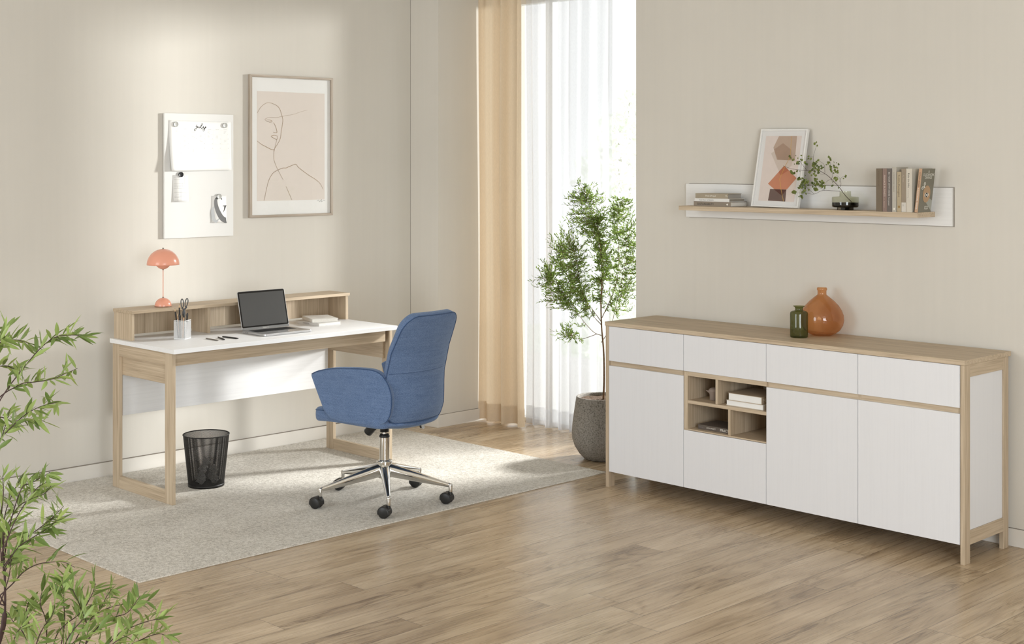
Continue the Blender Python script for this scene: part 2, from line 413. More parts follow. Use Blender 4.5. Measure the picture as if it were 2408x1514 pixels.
# ------------------------------------------------------------------ the room
YL, XR, YE, XC, YC = 6.89, 5.915, 5.003, 5.94, 6.66      # desk wall, sideboard wall, its end, corner pier
CE = 2.95
struct(MB().box(-1.6, -1.6, -0.08, 6.62, 7.1, 0).build('floor', M_FLOOR))
struct(MB().box(-1.6, -1.6, CE, 6.75, 7.1, CE + 0.1).build('ceiling', M_CEIL))
struct(MB().box(-1.6, YL, 0, 5.906, 7.09, CE).build('wall_left', M_WALL))
struct(MB().prism([(5.906, 7.09), (5.906, YL), (XC, YC), (6.72, YC), (6.72, 7.09)], 'z', 0, CE).build('wall_corner', M_WALL))
struct(MB().box(XR, -1.6, 0, 6.72, YE, CE).build('wall_right', M_WALL))
struct(MB().box(6.45, YE, 2.75, 6.72, YC, CE).build('wall_lintel', M_WALL))
struct(MB().box(5.9045, YL - 0.0015, 0.085, 5.9085, YL, CE).build('corner_shade_strip_1', M_GAP))  # thin dark strip, shade of the wall corner put into colour
# the two walls behind the camera, each with a window opening
w = MB().box(-1.7, -1.6, 0, -1.6, 3.6, CE).box(-1.7, 5.8, 0, -1.6, 7.1, CE).box(-1.7, 3.6, 2.75, -1.6, 5.8, CE).box(-1.7, 3.6, 0, -1.6, 5.8, 0.45)
struct(w.build('wall_rear', M_WALL))
w = MB().box(-1.7, -1.7, 0, -0.15, -1.6, CE).box(2.15, -1.7, 0, 6.72, -1.6, CE).box(-0.15, -1.7, 2.75, 2.15, -1.6, CE).box(-0.15, -1.7, 0, 2.15, -1.6, 0.45)
struct(w.build('wall_side', M_WALL))
# baseboards topped by a thin strip coloured as the shade of a gap
def baseboard(name, dims, gap):
    o = struct(box(name, dims, M_BASE, bevel=0.002)); g = MB().box(*gap).build('painted_shade_line', M_GAP, o); return o
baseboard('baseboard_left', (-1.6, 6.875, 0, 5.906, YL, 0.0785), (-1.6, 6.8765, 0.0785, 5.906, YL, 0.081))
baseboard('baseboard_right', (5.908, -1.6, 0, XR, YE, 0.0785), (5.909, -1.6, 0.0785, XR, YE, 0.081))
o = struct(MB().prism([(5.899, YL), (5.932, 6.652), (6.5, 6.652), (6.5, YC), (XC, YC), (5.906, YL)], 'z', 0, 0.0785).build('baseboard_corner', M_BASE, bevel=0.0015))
MB().prism([(5.902, YL), (5.936, 6.656), (6.5, 6.656), (6.5, YC), (XC, YC), (5.906, YL)], 'z', 0.0785, 0.081).build('painted_shade_line', M_GAP, o)

# window_1 behind the curtains
M_WFRAME = mat('window_frame_paint', srgb(236, 236, 234), 0.4, nscale=10, namp=0.01)
wf = struct(MB().box(6.50, YE, 0, 6.57, YE + 0.06, 2.75).box(6.50, YC - 0.06, 0, 6.57, YC, 2.75).box(6.50, YE, 0, 6.57, YC, 0.022).box(6.50, YE, 2.71, 6.57, YC, 2.75).build('window_1', M_WFRAME))
MB().box(6.505, 6.20, 0.022, 6.565, 6.26, 2.71).build('mullion', M_WFRAME, wf, bevel=0.002)
MB().box(6.533, YE + 0.06, 0.022, 6.537, 6.20, 2.71).build('pane', M_PANE, wf)
MB().box(6.533, 6.26, 0.022, 6.537, YC - 0.06, 2.71).build('pane', M_PANE, wf)
struct(MB().box(6.62, 3.0, -0.12, 9.0, 9.0, -0.02).build('terrace', mat('terrace_stone', srgb(242, 240, 236), 0.8, nscale=6)))  # stone kept near white, outdoor glare put into its colour
struct(MB().box(9.0, -14, -4.2, 46, 34, -4.0).build('garden_ground', mat('garden_ground', srgb(240, 242, 234), 0.9, nscale=3)))  # ground whitened to merge with the blown-out sky, glare in the colour

# ------------------------------------------------------------------ rug
RX0, RX1, RY0, RY1, RZ = 2.905, 5.728, 5.058, 6.872, 0.006
rug = box('rug', (RX0, RY0, 0.0, RX1, RY1, RZ), M_RUG, bevel=0.002)
tag(rug, 'large pale beige speckled wool rug under the desk and office chair', 'rug')

# ------------------------------------------------------------------ desk
desk = thing('desk', 'oak desk with white top and open side frames on the rug by the wall', 'desk', (4.352, 6.34, RZ))
def P(*d):  # world box -> desk local
    return (d[0] - 4.352, d[1] - 6.34, d[2] - RZ, d[3] - 4.352, d[4] - 6.34, d[5] - RZ)
box('tabletop', P(3.645, 6.015, 0.751, 5.062, 6.64, 0.773), WHITE_X, desk, 0.001)
for x0, x1, xi0, xi1 in ((3.661, 3.681, 3.681, 3.697), (5.040, 5.060, 5.024, 5.040)):
    box('leg', P(x0, 6.059, RZ, x1, 6.126, 0.751), WZ, desk)
    box('leg', P(x0, 6.573, RZ, x1, 6.638, 0.751), WZ, desk)
    box('foot_rail', P(x0, 6.1265, RZ, x1, 6.5725, 0.068), WY, desk)
    box('side_rail', P(x0, 6.1265, 0.687, x1, 6.5725, 0.751), WY, desk)
    box('side_panel', P(xi0, 6.10, 0.588, xi1, 6.60, 0.7505), WY, desk)
box('apron', P(3.6815, 6.066, 0.685, 5.016, 6.084, 0.7505), WX, desk)
box('corner_block', P(5.017, 6.082, 0.685, 5.0238, 6.10, 0.7505), WY, desk, 0.001)
box('modesty_panel', P(3.698, 6.600, 0.372, 5.023, 6.616, 0.7505), WHITE_X, desk, 0.001)

# riser shelf standing on the desk
HZ = 0.773
hut = thing('desk_riser', 'long low oak riser shelf with open compartments on the desk back', 'shelf', (4.366, 6.55, HZ))
def H(*d): return (d[0] - 4.366, d[1] - 6.55, d[2] - HZ, d[3] - 4.366, d[4] - 6.55, d[5] - HZ)
box('top_board', H(3.664, 6.450, 0.911, 5.068, 6.640, 0.927), WX, hut, 0.001)
for x in (3.668, 5.046): box('side_panel', H(x, 6.462, HZ, x + 0.018, 6.638, 0.9105), WZ, hut, 0.001)
for x in (4.123, 4.592): box('divider', H(x, 6.468, HZ, x + 0.017, 6.624, 0.9105), WZ, hut, 0.001)
box('back_panel', H(3.686, 6.6245, HZ + 0.012, 5.046, 6.636, 0.9105), WZ, hut, 0.001)

# coral table lamp
lp = thing('table_lamp', 'coral pink dome table lamp standing on the riser shelf', 'lamp', (3.898, 6.54, 0.927))
def arc(r, z0, h, a0, a1, n=14): return [(r * math.cos(a0 + (a1 - a0) * i / n), z0 + h * math.sin(a0 + (a1 - a0) * i / n)) for i in range(n + 1)]
MB().lathe([(0.0435, 0)] + arc(0.0435, 0.003, 0.043, 0, PI / 2 * 0.97), 48, cap0=True, cap1=True).build('lamp_base', M_CORAL, lp, smooth=True)
MB().lathe([(0.0425, 0.0), (0.0440, 0.0006), (0.0440, 0.0024), (0.0435, 0.003)], 48).build('base_rim', M_BRASSD, lp, smooth=True)
MB().lathe([(0.0022, 0.044), (0.0022, 0.200)], 16).build('stem', M_CORAL, lp, smooth=True)
MB().lathe([(0.004, 0.045), (0.004, 0.049), (0.0024, 0.051)], 16).build('collar', M_BRASSD, lp, smooth=True)
MB().lathe([(0.0024, 0.191), (0.004, 0.193), (0.004, 0.197)], 16).build('collar', M_BRASSD, lp, smooth=True)
MB().lathe(arc(0.040, 0.2355, 0.040, -PI / 2 * 0.97, PI / 2 * 0.2, 14), 48).build('light_bowl', M_CORAL, lp, smooth=True, solid=0.001)
MB().lathe(arc(0.0835, 0.219, 0.083, 0, PI / 2 * 0.985, 20), 64).build('lamp_shade', M_CORAL, lp, smooth=True, solid=0.0012)
MB().lathe([(0.0045, 0.301), (0.0045, 0.304), (0.002, 0.306), (0.002, 0.309), (0.0001, 0.310)], 16).build('finial', M_BRASSD, lp, smooth=True)

# perforated sheets (real diamond holes)
def perforated(fn, nu, nv, hole, wrap):
    """fn(u, v) -> point; diamonds on a staggered lattice, each with a hole"""
    mb = MB()
    def cell(cu, cv):
        o = [fn((cu + a) / nu, min(1, max(0, (cv + b) / nv))) for a, b in ((-0.5, 0), (0, -1), (0.5, 0), (0, 1))]
        c = (o[0] + o[1] + o[2] + o[3]) / 4
        i = [c + (p - c) * hole for p in o]
        mb.add(o + i, [(0, 1, 5, 4), (1, 2, 6, 5), (2, 3, 7, 6), (3, 0, 4, 7)])
    for v in range(0, nv + 1):
        for u in range(nu if wrap else nu + 1):
            if v % 2: 
                if wrap or u < nu: cell(u + 0.5, v)
            else:
                if wrap or 0 < u < nu: cell(u, v)
    return mb

# pen cup
CUP = Vector((3.908, 6.367, HZ))
cupang = TH - PI / 2 - math.radians(15)
cup = thing('pen_cup', 'square white perforated metal pen cup on the left of the desk', 'pen holder', tuple(CUP), cupang)
hw = 0.031; CH = 0.095
for k in range(4):
    R_ = Matrix.Rotation(k * PI / 2, 3, 'Z')
    fn = lambda u, v, R_=R_: R_ @ Vector((-hw + 2 * hw * u, -hw, 0.004 + (CH - 0.008) * v))
    perforated(fn, 13, 37, 0.74, False).build('mesh_side', M_WHMET, cup, solid=0.0006)
MB().tube([(hw, hw, CH), (-hw, hw, CH), (-hw, -hw, CH), (hw, -hw, CH)], 0.0018, 6, closed=True).build('rim', M_WHMET, cup, bevel=0)
MB().box(-hw - 0.001, -hw - 0.001, 0, hw + 0.001, hw + 0.001, 0.004).build('base_plate', M_WHMET, cup, bevel=0.001)
for k in range(4):
    a, b = ((-1, -1), (1, -1), (1, 1), (-1, 1))[k]
    MB().tube([(a * hw, b * hw, 0.003), (a * hw, b * hw, CH)], 0.0011, 6).build('corner_post', M_WHMET, cup)

def pencil(label, x, y, lean, L, body, r=0.0038, tip=True, grp='pencils and pens in the white cup', name='pencil', sharp=srgb(212, 178, 140)):
    base = CUP + Matrix.Rotation(cupang, 3, 'Z') @ Vector((x, y, 0.0045))
    o = thing(name, label, name.split('_')[-1], tuple(base), cupang, grp)
    o.rotation_euler = (lean[1], lean[0], cupang)
    mb = MB().lathe([(r, 0), (r, L - 0.018)], 6, cap0=True)
    mb.build('barrel', mat('pencil_body', body, 0.4, nscale=30), o)
    if tip:
        MB().lathe([(r, L - 0.018), (0.0012, L - 0.004)], 6).build('sharpened_wood', mat('pencil_wood', sharp, 0.7, nscale=60), o)
        MB().lathe([(0.0012, L - 0.004), (0.0002, L)], 6).build('lead', M_BLACK, o)
    else:
        MB().lathe([(r, L - 0.018), (r * 0.95, L - 0.006), (r * 0.5, L)], 10, cap1=True).build('cap', M_BLACK, o, smooth=True)
    return o
K = srgb(30, 29, 29)
pencil('black pencil with pale sharpened tip, tallest left of the scissors', -0.006, -0.012, (-0.02, 0.03), 0.176, K)
pencil('black pencil leaning at the left side of the white cup', -0.016, -0.014, (-0.10, 0.05), 0.156, K)
pencil('short natural wood pencil at the far left rim of the cup', -0.020, 0.010, (-0.12, 0.0), 0.128, srgb(176, 138, 100))
pencil('natural wood pencil in front of the scissor blades', 0.012, -0.018, (0.06, 0.02), 0.126, srgb(190, 150, 112), tip=False)
pencil('thick black marker pen in the middle front of the cup', -0.004, -0.018, (0.01, 0.05), 0.127, srgb(46, 46, 48), r=0.006, tip=False, name='marker_pen')
pencil('black marker pen at the right rim of the cup', 0.019, -0.004, (0.09, 0.0), 0.130, K, r=0.005, tip=False, name='marker_pen')
pencil('black pen upright behind the scissors in the cup', 0.006, 0.006, (0.02, 0.0), 0.143, K, tip=False, name='pen')

# scissors standing in the cup
sc = thing('scissors', 'dark grey handled scissors standing in the white pen cup', 'scissors', tuple(CUP + Vector((0.0, 0.0, 0.005))), cupang)
M_GREYH = mat('scissor_grip', srgb(72, 72, 74), 0.45, nscale=30)
def sloop(cx, cz, rx, rz, tilt):
    P_ = []
    for i in range(28):
        a = 2 * PI * i / 28; x = rx * math.cos(a) * (0.85 + 0.15 * math.sin(a)); z = rz * math.sin(a)
        P_.append((cx + x * math.cos(tilt) + z * math.sin(tilt), -0.003, cz - x * math.sin(tilt) + z * math.cos(tilt)))
    return P_
h = sc
for sgn, cx, cz, rx, rz, tl in ((-1, 0.0005, 0.177, 0.0085, 0.0225, -0.06), (1, 0.0245, 0.181, 0.0085, 0.0225, 0.20)):
    g = MB().tube(sloop(cx, cz, rx, rz, tl), 0.0027, 8, closed=True)
    neck = pts_curve([(cx + (-0.002 if sgn < 0 else 0.001), -0.003, cz - 0.022), (0.010 + sgn * -0.001, -0.003, 0.140), (0.010 - sgn * 0.004, -0.003, 0.115)], 6)
    g.tube(neck, [0.0042] * 5 + [0.0055] * 8, 8); g.build('handle', M_GREYH, sc, smooth=True)
MB().prism([(0.004, 0.125), (0.014, 0.125), (0.012, 0.06), (0.008, 0.005)], 'y', -0.0045, -0.003).build('blade', M_SATIN, sc)
MB().prism([(0.003, 0.125), (0.016, 0.125), (0.008, 0.07), (0.002, 0.006)], 'y', -0.0028, -0.0013).build('blade', M_SATIN, sc)

# pens on the desktop
def lying(name, label, a, b, r, m, z0=HZ):
    a = Vector((a[0], a[1], z0 + r)); b = Vector((b[0], b[1], z0 + r)); d = b - a; L = d.length
    o = thing(name, label, 'pen', tuple(a), math.atan2(d.y, d.x), 'pens lying on the white desktop')
    rings = [(0, r * 0.5), (0.004, r * 0.9), (L * 0.84, r), (L * 0.9, r * 0.8), (L * 0.985, r * 0.3)]
    MB().tube([(x, 0, 0) for x, _ in rings], [q for _, q in rings], 12).build('barrel', m, o, smooth=True)
    MB().tube([(L * 0.984, 0, 0), (L, 0, 0)], [r * 0.28, r * 0.1], 8).build('nib', M_SATIN, o, smooth=True)
lying('pen', 'slim grey metal pen lying leftmost of the three on the desktop', (3.985, 6.268), (3.985, 6.147), 0.0032, mat('grey_metal_pen', srgb(130, 122, 114), 0.35, 0.5, nscale=30))
lying('pen', 'short black pen lying in the middle of the three on the desktop', (4.056, 6.265), (4.021, 6.146), 0.0036, M_BLACK)
lying('pen', 'longest black pen lying nearest the laptop on the desktop', (4.083, 6.265), (4.099, 6.138), 0.0040, M_BLACK)

# laptop
lt = thing('laptop', 'open silver laptop with dark grey screen standing on the desk', 'laptop', (4.405, 6.235, HZ))
M_SILV = mat('brushed_silver', srgb(205, 205, 206), 0.32, 0.85, nscale=40, namp=0.02)
def rrect(w, h, r, n=5):
    out = []
    for cx, cy, a0 in ((w / 2 - r, h / 2 - r, 0), (-w / 2 + r, h / 2 - r, PI / 2), (-w / 2 + r, -h / 2 + r, PI), (w / 2 - r, -h / 2 + r, 1.5 * PI)):
        out += [(cx + r * math.cos(a0 + PI / 2 * i / n), cy + r * math.sin(a0 + PI / 2 * i / n)) for i in range(n + 1)]
    return out
lw, ld = 0.306, 0.212
base = MB().prism(rrect(lw, ld, 0.010), 'z', 0.0015, 0.0125).build('base', M_SILV, lt, bevel=0.0012)
MB().prism(rrect(lw - 0.02, ld - 0.02, 0.01), 'z', 0, 0.0015).build('underside', M_BLACK, lt)
MB().box(-0.125, -0.005, 0.0126, 0.125, 0.080, 0.0129).build('key_bed', M_BLACK, base)
keys = MB()
for r_ in range(6):
    for c_ in range(14):
        x = -0.1215 + c_ * 0.01736; y = 0.0685 - r_ * 0.0142
        if r_ == 5 and 4 <= c_ <= 8:
            if c_ == 4: keys.box(x, y - 0.004, 0.0129, x + 0.0845, y + 0.008, 0.0139)
            continue
        keys.box(x, y - 0.004, 0.0129, x + 0.0152, y + 0.008, 0.0139)
keys.build('keys', mat('key_caps', srgb(22, 22, 23), 0.5, nscale=50), base)
MB().prism(rrect(0.105, 0.064, 0.004), 'z', 0.0126, 0.0129).build('trackpad', mat('trackpad', srgb(196, 196, 198), 0.25, 0.6, nscale=40), base).location = (0, -0.056, 0)
for x in (-0.148,):
    MB().box(-0.1532, -0.03 + 0.09, 0.005, -0.1530, -0.022 + 0.09, 0.008).box(-0.1532, 0.045, 0.005, -0.1530, 0.053, 0.008).build('side_ports', M_BLACK, base)
# lid leaning back
lid_pts = rrect(lw, 0.208, 0.010)
LM = Matrix.Translation((0, ld / 2 - 0.006, 0.013)) @ Matrix.Rotation(math.radians(-14), 4, 'X')
def lidobj(mb, name, m, parent, bevel=0):
    o = mb.build(name, m, parent, bevel=bevel); o.data.transform(LM); return o
lid = lidobj(MB().prism([(x, z + 0.106) for x, z in lid_pts], 'y', 0, 0.0055), 'lid', M_SILV, lt, 0.001)
lidobj(MB().prism([(x, z + 0.111) for x, z in rrect(lw - 0.005, 0.195, 0.008)], 'y', -0.0006, 0.0001), 'bezel', mat('black_bezel', srgb(12, 12, 13), 0.15, nscale=20), lid)
lidobj(MB().box(-0.1425, -0.0009, 0.021, 0.1425, -0.0005, 0.199), 'screen', mat('dark_screen', srgb(66, 65, 64), 0.35, nscale=20, namp=0.01), lid)
lidobj(MB().box(-lw / 2 + 0.003, -0.0008, 0.0015, lw / 2 - 0.003, -0.0002, 0.0135), 'hinge_bar', mat('hinge_grey', srgb(140, 141, 142), 0.3, 0.7, nscale=20), lid)
tx = text('MacBook Pro', 0.0075, M_CREAM, lid, (0, 0, 0), (1, 0, 0), (0, 0, 1), 'maker_lettering', 'CENTER')
tx.data.transform(LM @ Matrix.Translation((0, -0.0011, 0.0045)))

# generic book: spine, cover boards, page block
def book(label, loc, rot, L, Dp, T, cover, pages=M_PAGES, group=None, name='book', kind='flat', soft=False, spinecol=None):
    """L along local x (spine length), Dp along local y (spine at y=0, pages open to +y), T along z"""
    o = thing(name, label, 'book', loc, 0, group); o.rotation_euler = rot
    t = 0.0022 if not soft else 0.0007; ov = 0.0025 if not soft else 0.0
    MB().box(0, 0, 0, L, Dp, t).box(0, 0, T - t, L, Dp, T).build('cover', cover, o, bevel=0.0006)
    MB().box(0, -0.0001, 0, L, 0.0022, T).build('spine', spinecol or cover, o, bevel=0.0008)
    MB().box(ov, 0.0022, t, L - ov, Dp - ov, T - t).build('page_block', pages, o)
    return o
def cm(name, *rgb, rough=0.6): return mat(name, srgb(*rgb), rough, nscale=25, namp=0.03)
# two white books beside the laptop
M_BW = cm('white_cover', 224, 221, 215); M_BW2 = cm('pale_grey_cover', 205, 202, 198)
b = book('light grey book lying lowest of the two beside the laptop', (4.736, 6.520, HZ), (0, 0, -PI / 2 - 0.03), 0.225, 0.150, 0.0165, M_BW2)
text('DIMENSIONS', 0.010, M_INKG, b, (0.07, -0.0003, 0.0045), (1, 0, 0), (0, 0, 1), 'spine_lettering')
a_ = math.atan2(6.366 - 6.507, 4.705 - 4.772)
b = book('white hardback lying on top of the grey book on the desk', (4.795, 6.540, HZ + 0.0165), (0, 0, math.radians(-110)), 0.200, 0.150, 0.0185, M_BW)
text('YUNIKU', 0.013, M_INKG, b, (0.150, 0.045, 0.0187), (-0.2, 1, 0), (-1, -0.2, 0), 'title_lettering')
text('KIMURA', 0.008, M_INKG, b, (0.115, 0.05, 0.0187), (-0.2, 1, 0), (-1, -0.2, 0), 'subtitle_lettering')

# ------------------------------------------------------------------ wastebasket
BX, BY = 4.016, 6.313
bn = thing('wastebasket', 'round black wire mesh wastebasket standing on the rug under the desk', 'wastebasket', (BX, BY, RZ))
def bfn(u, v):
    r = 0.091 + 0.027 * v; a = 2 * PI * u; return Vector((r * math.cos(a), r * math.sin(a), 0.008 + 0.258 * v))
perforated(bfn, 116, 92, 0.60, True).build('mesh_wall', M_BLKMET, bn, solid=0.0007)
MB().tube([bfn(i / 64, 1.0) for i in range(64)], 0.0028, 8, closed=True).build('rim', M_BLKMET, bn, smooth=True)
MB().lathe([(0.0, 0.003), (0.088, 0.003), (0.0915, 0.004), (0.0925, 0.012)], 64, cap0=False).lathe([(0.088, 0.0), (0.0925, 0.0), (0.0935, 0.014), (0.092, 0.014)], 64).build('base', M_BLKMET, bn, smooth=True)
M_CRUMP = mat('crumpled_paper', srgb(190, 187, 182), 0.8, nscale=30, namp=0.03)
import bmesh
def crumple(loc, r, seed, label):
    bm = bmesh.new(); bmesh.ops.create_icosphere(bm, subdivisions=4, radius=1)
    for v in bm.verts:
        n = v.co.normalized(); k = noise.cell_vector(n * 1.9 + Vector((seed, 0, 0)))
        d = 0.85 + 0.35 * (noise.noise(n * 2.2 + Vector((seed * 3.1, 0, 0)))) + 0.28 * abs(noise.noise(n * 5 + Vector((0, seed, 0)))) - 0.15
        v.co = n * r * d
    me = D.meshes.new('crumpled_paper'); bm.to_mesh(me); bm.free(); me.materials.append(M_CRUMP)
    o = D.objects.new('crumpled_paper', me); COL.objects.link(o); o.location = loc
    tag(o, label, 'paper', 'crumpled paper balls in the wastebasket')
for k, (dx, dy, z, r) in enumerate([(-0.040, -0.015, 0.038, 0.027), (0.020, -0.045, 0.036, 0.026), (0.045, 0.012, 0.038, 0.027), (-0.005, 0.045, 0.037, 0.027),
                                    (-0.030, -0.010, 0.086, 0.025), (0.030, -0.020, 0.084, 0.026), (0.004, 0.034, 0.084, 0.025), (-0.004, -0.008, 0.127, 0.023)]):
    lab = 'white crumpled paper ball seen through the black wastebasket mesh' if k < 7 else 'crumpled paper ball topmost of the heap in the wastebasket'
    crumple((BX + dx, BY + dy, RZ + z), r, k * 1.7, lab)

# ------------------------------------------------------------------ magnet board on the wall
XB0, XB1, ZB0, ZB1 = 4.1025, 4.5515, 1.261, 1.956
brd = thing('magnet_board', 'white rectangular magnet board hanging on the wall above the lamp', 'board', ((XB0 + XB1) / 2, YL, (ZB0 + ZB1) / 2))
BC = ((XB0 + XB1) / 2, YL, (ZB0 + ZB1) / 2)
def Q(o, *d): return (d[0] - o[0], d[1] - o[1], d[2] - o[2], d[3] - o[0], d[4] - o[1], d[5] - o[2])
M_BRD = mat('board_enamel', srgb(226, 225, 222), 0.25, nscale=6, namp=0.01)
box('panel', Q(BC, XB0, 6.871, ZB0, XB1, 6.884, ZB1), M_BRD, brd, 0.001)
box('backing', Q(BC, XB0 + 0.004, 6.884, ZB0 + 0.004, XB1 - 0.004, 6.889, ZB1 - 0.004), mat('board_back', srgb(150, 144, 136), 0.6, nscale=10), brd, 0.001)
YB = 6.871
# calendar sheet, curling away at its lower left
cal = thing('calendar', 'white july wall calendar sheet held by two grey magnets', 'calendar', (4.332, YB, 1.917))
CW, CHt = 0.404, 0.281
def calp(a, b, off=0.0):
    """a: -0.2..0.2 across, b: 0 top .. -CHt; returns local point on the curling sheet"""
    t = -b / CHt; k = max(0.0, (-(a) + 0.202) / 0.404) ** 1.5
    return Vector((a, -0.0015 - 0.030 * t * t * (0.25 + 0.75 * k) - off, b))
mb = MB(); nu_, nv_ = 16, 16
for j in range(nv_ + 1):
    for i in range(nu_ + 1): mb.v.append(tuple(calp(-CW / 2 + CW * i / nu_, -CHt * j / nv_)))
for j in range(nv_):
    for i in range(nu_): k = j * (nu_ + 1) + i; mb.f.append((k, k + 1, k + nu_ + 2, k + nu_ + 1))
mb.build('sheet', M_PAPER, cal, smooth=True, solid=0.0004)
grid = MB(); to = lambda a, b: calp(a, b, 0.0004)
gx0, gx1 = -0.176, 0.190; gz = [-0.052, -0.079, -0.105, -0.132, -0.158, -0.185, -0.211, -0.238]
for z_ in gz[:7]: ribbon(grid, [(gx0 + (gx1 - gx0) * i / 12, z_) for i in range(13)], 0.0006, to)
for c_ in range(8):
    x = gx0 + (gx1 - gx0) * c_ / 7
    ribbon(grid, [(x, gz[0] + (gz[5 if 3 < c_ < 7 else 6] - gz[0]) * i / 8) for i in range(9)], 0.0006, to)
grid.build('grid_lines', M_INKL, cal)
jt = MB()
J = lambda P_, w_: ribbon(jt, c2(P_, 7), [w_ * (0.75 + 0.35 * math.sin(i * 0.22)) for i in range(len(c2(P_, 7)))], to)
S = lambda L: [(-0.003 + (x - 990) / 1410 * 0.404 + 0.004, -(y - 265) / 1160 * 0.281) for x, y in L]
J(S([(880, 395), (905, 385), (900, 420), (885, 470), (862, 500), (850, 480), (870, 450), (920, 425)]), 0.0036)
J(S([(920, 425), (925, 395), (915, 425), (935, 430), (955, 395), (952, 430), (975, 425)]), 0.0034)
J(S([(975, 425), (1010, 380), (1035, 335), (1020, 322), (1000, 370), (1000, 430), (1030, 438)]), 0.0036)
J(S([(1030, 438), (1055, 395), (1055, 430), (1085, 420), (1105, 390), (1085, 450), (1060, 500), (1040, 495), (1050, 462), (1110, 415), (1118, 400)]), 0.0036)
J(S([(903, 352), (908, 358)]), 0.0036)
jt.build('july_lettering', M_INK, cal)
# weekday headings, day numbers and handwriting
nums = MB(); hand = MB()
def scribble(mb_, x, z, w_, n, h=0.0016, wd=0.0007):
    P_ = [(x + w_ * i / n, z + random.uniform(-h, h)) for i in range(n + 1)]; ribbon(mb_, P_, wd, to)
for i in range(7): scribble(nums, gx0 + (gx1 - gx0) * (i + 0.28) / 7, -0.0478, 0.022, 9, 0.0007)
nums.build('weekday_lettering', M_INKG, cal)
ent = {(0, 0): 2, (2, 0): 3, (4, 0): 3, (6, 0): 3, (1, 1): 2, (2, 1): 3, (3, 1): 2, (4, 1): 2, (5, 1): 3, (1, 2): 2, (3, 2): 2, (6, 2): 2, (1, 3): 3, (2, 4): 3}
for (c_, r_), n in ent.items():
    for k in range(n): scribble(hand, gx0 + (gx1 - gx0) * (c_ + 0.26) / 7 + random.uniform(-.002, .003), gz[r_] - 0.006 - k * 0.0052, random.uniform(0.009, 0.018), random.randint(8, 13), 0.0013, 0.0005)
hand.build('handwriting', M_INKG, cal)
cw = (gx1 - gx0) / 7; day = 1
for r_ in range(5):
    for c_ in range(7):
        if day > 31: break
        a_, b_ = gx0 + cw * (c_ + 0.80), gz[r_ + 1] + 0.0025
        p = to(a_, b_); text(str(day), 0.0042, M_INKG, cal, p, to(a_ + 0.01, b_) - p, to(a_, b_ + 0.01) - p, 'day_number'); day += 1

def magnet(label, x, z, m, r=0.0145, y=YB - 0.002):
    o = thing('magnet', label, 'magnet', (x, y, z), 0, 'round magnets on the white board'); 
    d = MB().lathe([(r * 0.97, 0), (r, 0.002), (r, 0.007), (r * 0.93, 0.0085)], 32, cap0=True).build('body', m, o, smooth=True)
    f = MB().lathe([(r * 0.93, 0.0085), (r * 0.72, 0.0078), (r * 0.05, 0.0080)], 32, cap1=True).build('dished_face', m, o, smooth=True)
    for q in (d, f): q.rotation_euler = (PI / 2, 0, 0)
M_MAG = mat('grey_magnet', srgb(176, 176, 172), 0.35, 0.3, nscale=20)
M_MAGB = mat('black_magnet', srgb(28, 28, 30), 0.25, nscale=20)
magnet('grey magnet on the top left corner of the calendar', 4.171, 1.895, M_MAG, y=YB - 0.003)
magnet('grey magnet on the top right corner of the calendar', 4.491, 1.894, M_MAG, y=YB - 0.003)
magnet('black magnet holding the small ruled note', 4.204, 1.615, M_MAGB, y=YB - 0.003)
magnet('grey magnet holding the ampersand card', 4.452, 1.489, M_MAG, y=YB - 0.003)

def card(name, label, x0, x1, z0, z1, lift, catg):
    o = thing(name, label, catg, ((x0 + x1) / 2, YB, z1)); w_ = x1 - x0; h_ = z1 - z0
    fp = lambda a, b, off=0.0: Vector((a, -0.0012 - lift * (-b / h_) ** 1.5 - off, b))
    mb = MB()
    for j in range(9):
        for i in range(2): mb.v.append(tuple(fp(-w_ / 2 + w_ * i, -h_ * j / 8)))
    for j in range(8): mb.f.append((2 * j, 2 * j + 1, 2 * j + 3, 2 * j + 2))
    mb.build('sheet', M_PAPER, o, smooth=True, solid=0.0004); return o, fp, w_, h_
o, fp, w_, h_ = card('note', 'small ruled paper note under the black magnet', 4.156, 4.253, 1.463, 1.612, 0.006, 'note')
mb = MB(); tn = lambda a, b: fp(a, b, 0.0004)
for f in (0.17, 0.25, 0.33, 0.41, 0.49, 0.65, 0.81, 0.97):
    x_ = -w_ / 2 if f > 0.3 else w_ * 0.25
    ribbon(mb, [(x_ + 0.004, -h_ * f), (w_ / 2 - 0.002, -h_ * f)], 0.0007, tn)
for a, f0, f1 in ((0.0, 0.49, 0.97), (0.25, 0.02, 0.33), (0.12, 0.17, 0.41), (-0.2, 0.41, 0.49), (-0.2, 0.81, 0.97)):
    ribbon(mb, [(a * w_, -h_ * f0), (a * w_, -h_ * f1)], 0.0007, tn)
ribbon(mb, [(0.04 * w_, -h_ * 0.79), (0.48 * w_, -h_ * 0.66)], 0.0007, tn)
mb.build('ruled_lines', M_INKG, o)
mb = MB()
to_ = to; to = tn
for a, f, l in ((-0.44, 0.08, 0.036), (-0.44, 0.15, 0.038), (0.3, 0.02, 0.018), (0.02, 0.67, 0.024), (0.26, 0.79, 0.022), (-0.3, 0.735, 0.018), (-0.42, 0.83, 0.03)): scribble(mb, a * w_, -h_ * f, l, 14, 0.0009, 0.0006)
to = to_
mb.build('handwriting', M_INKG, o)

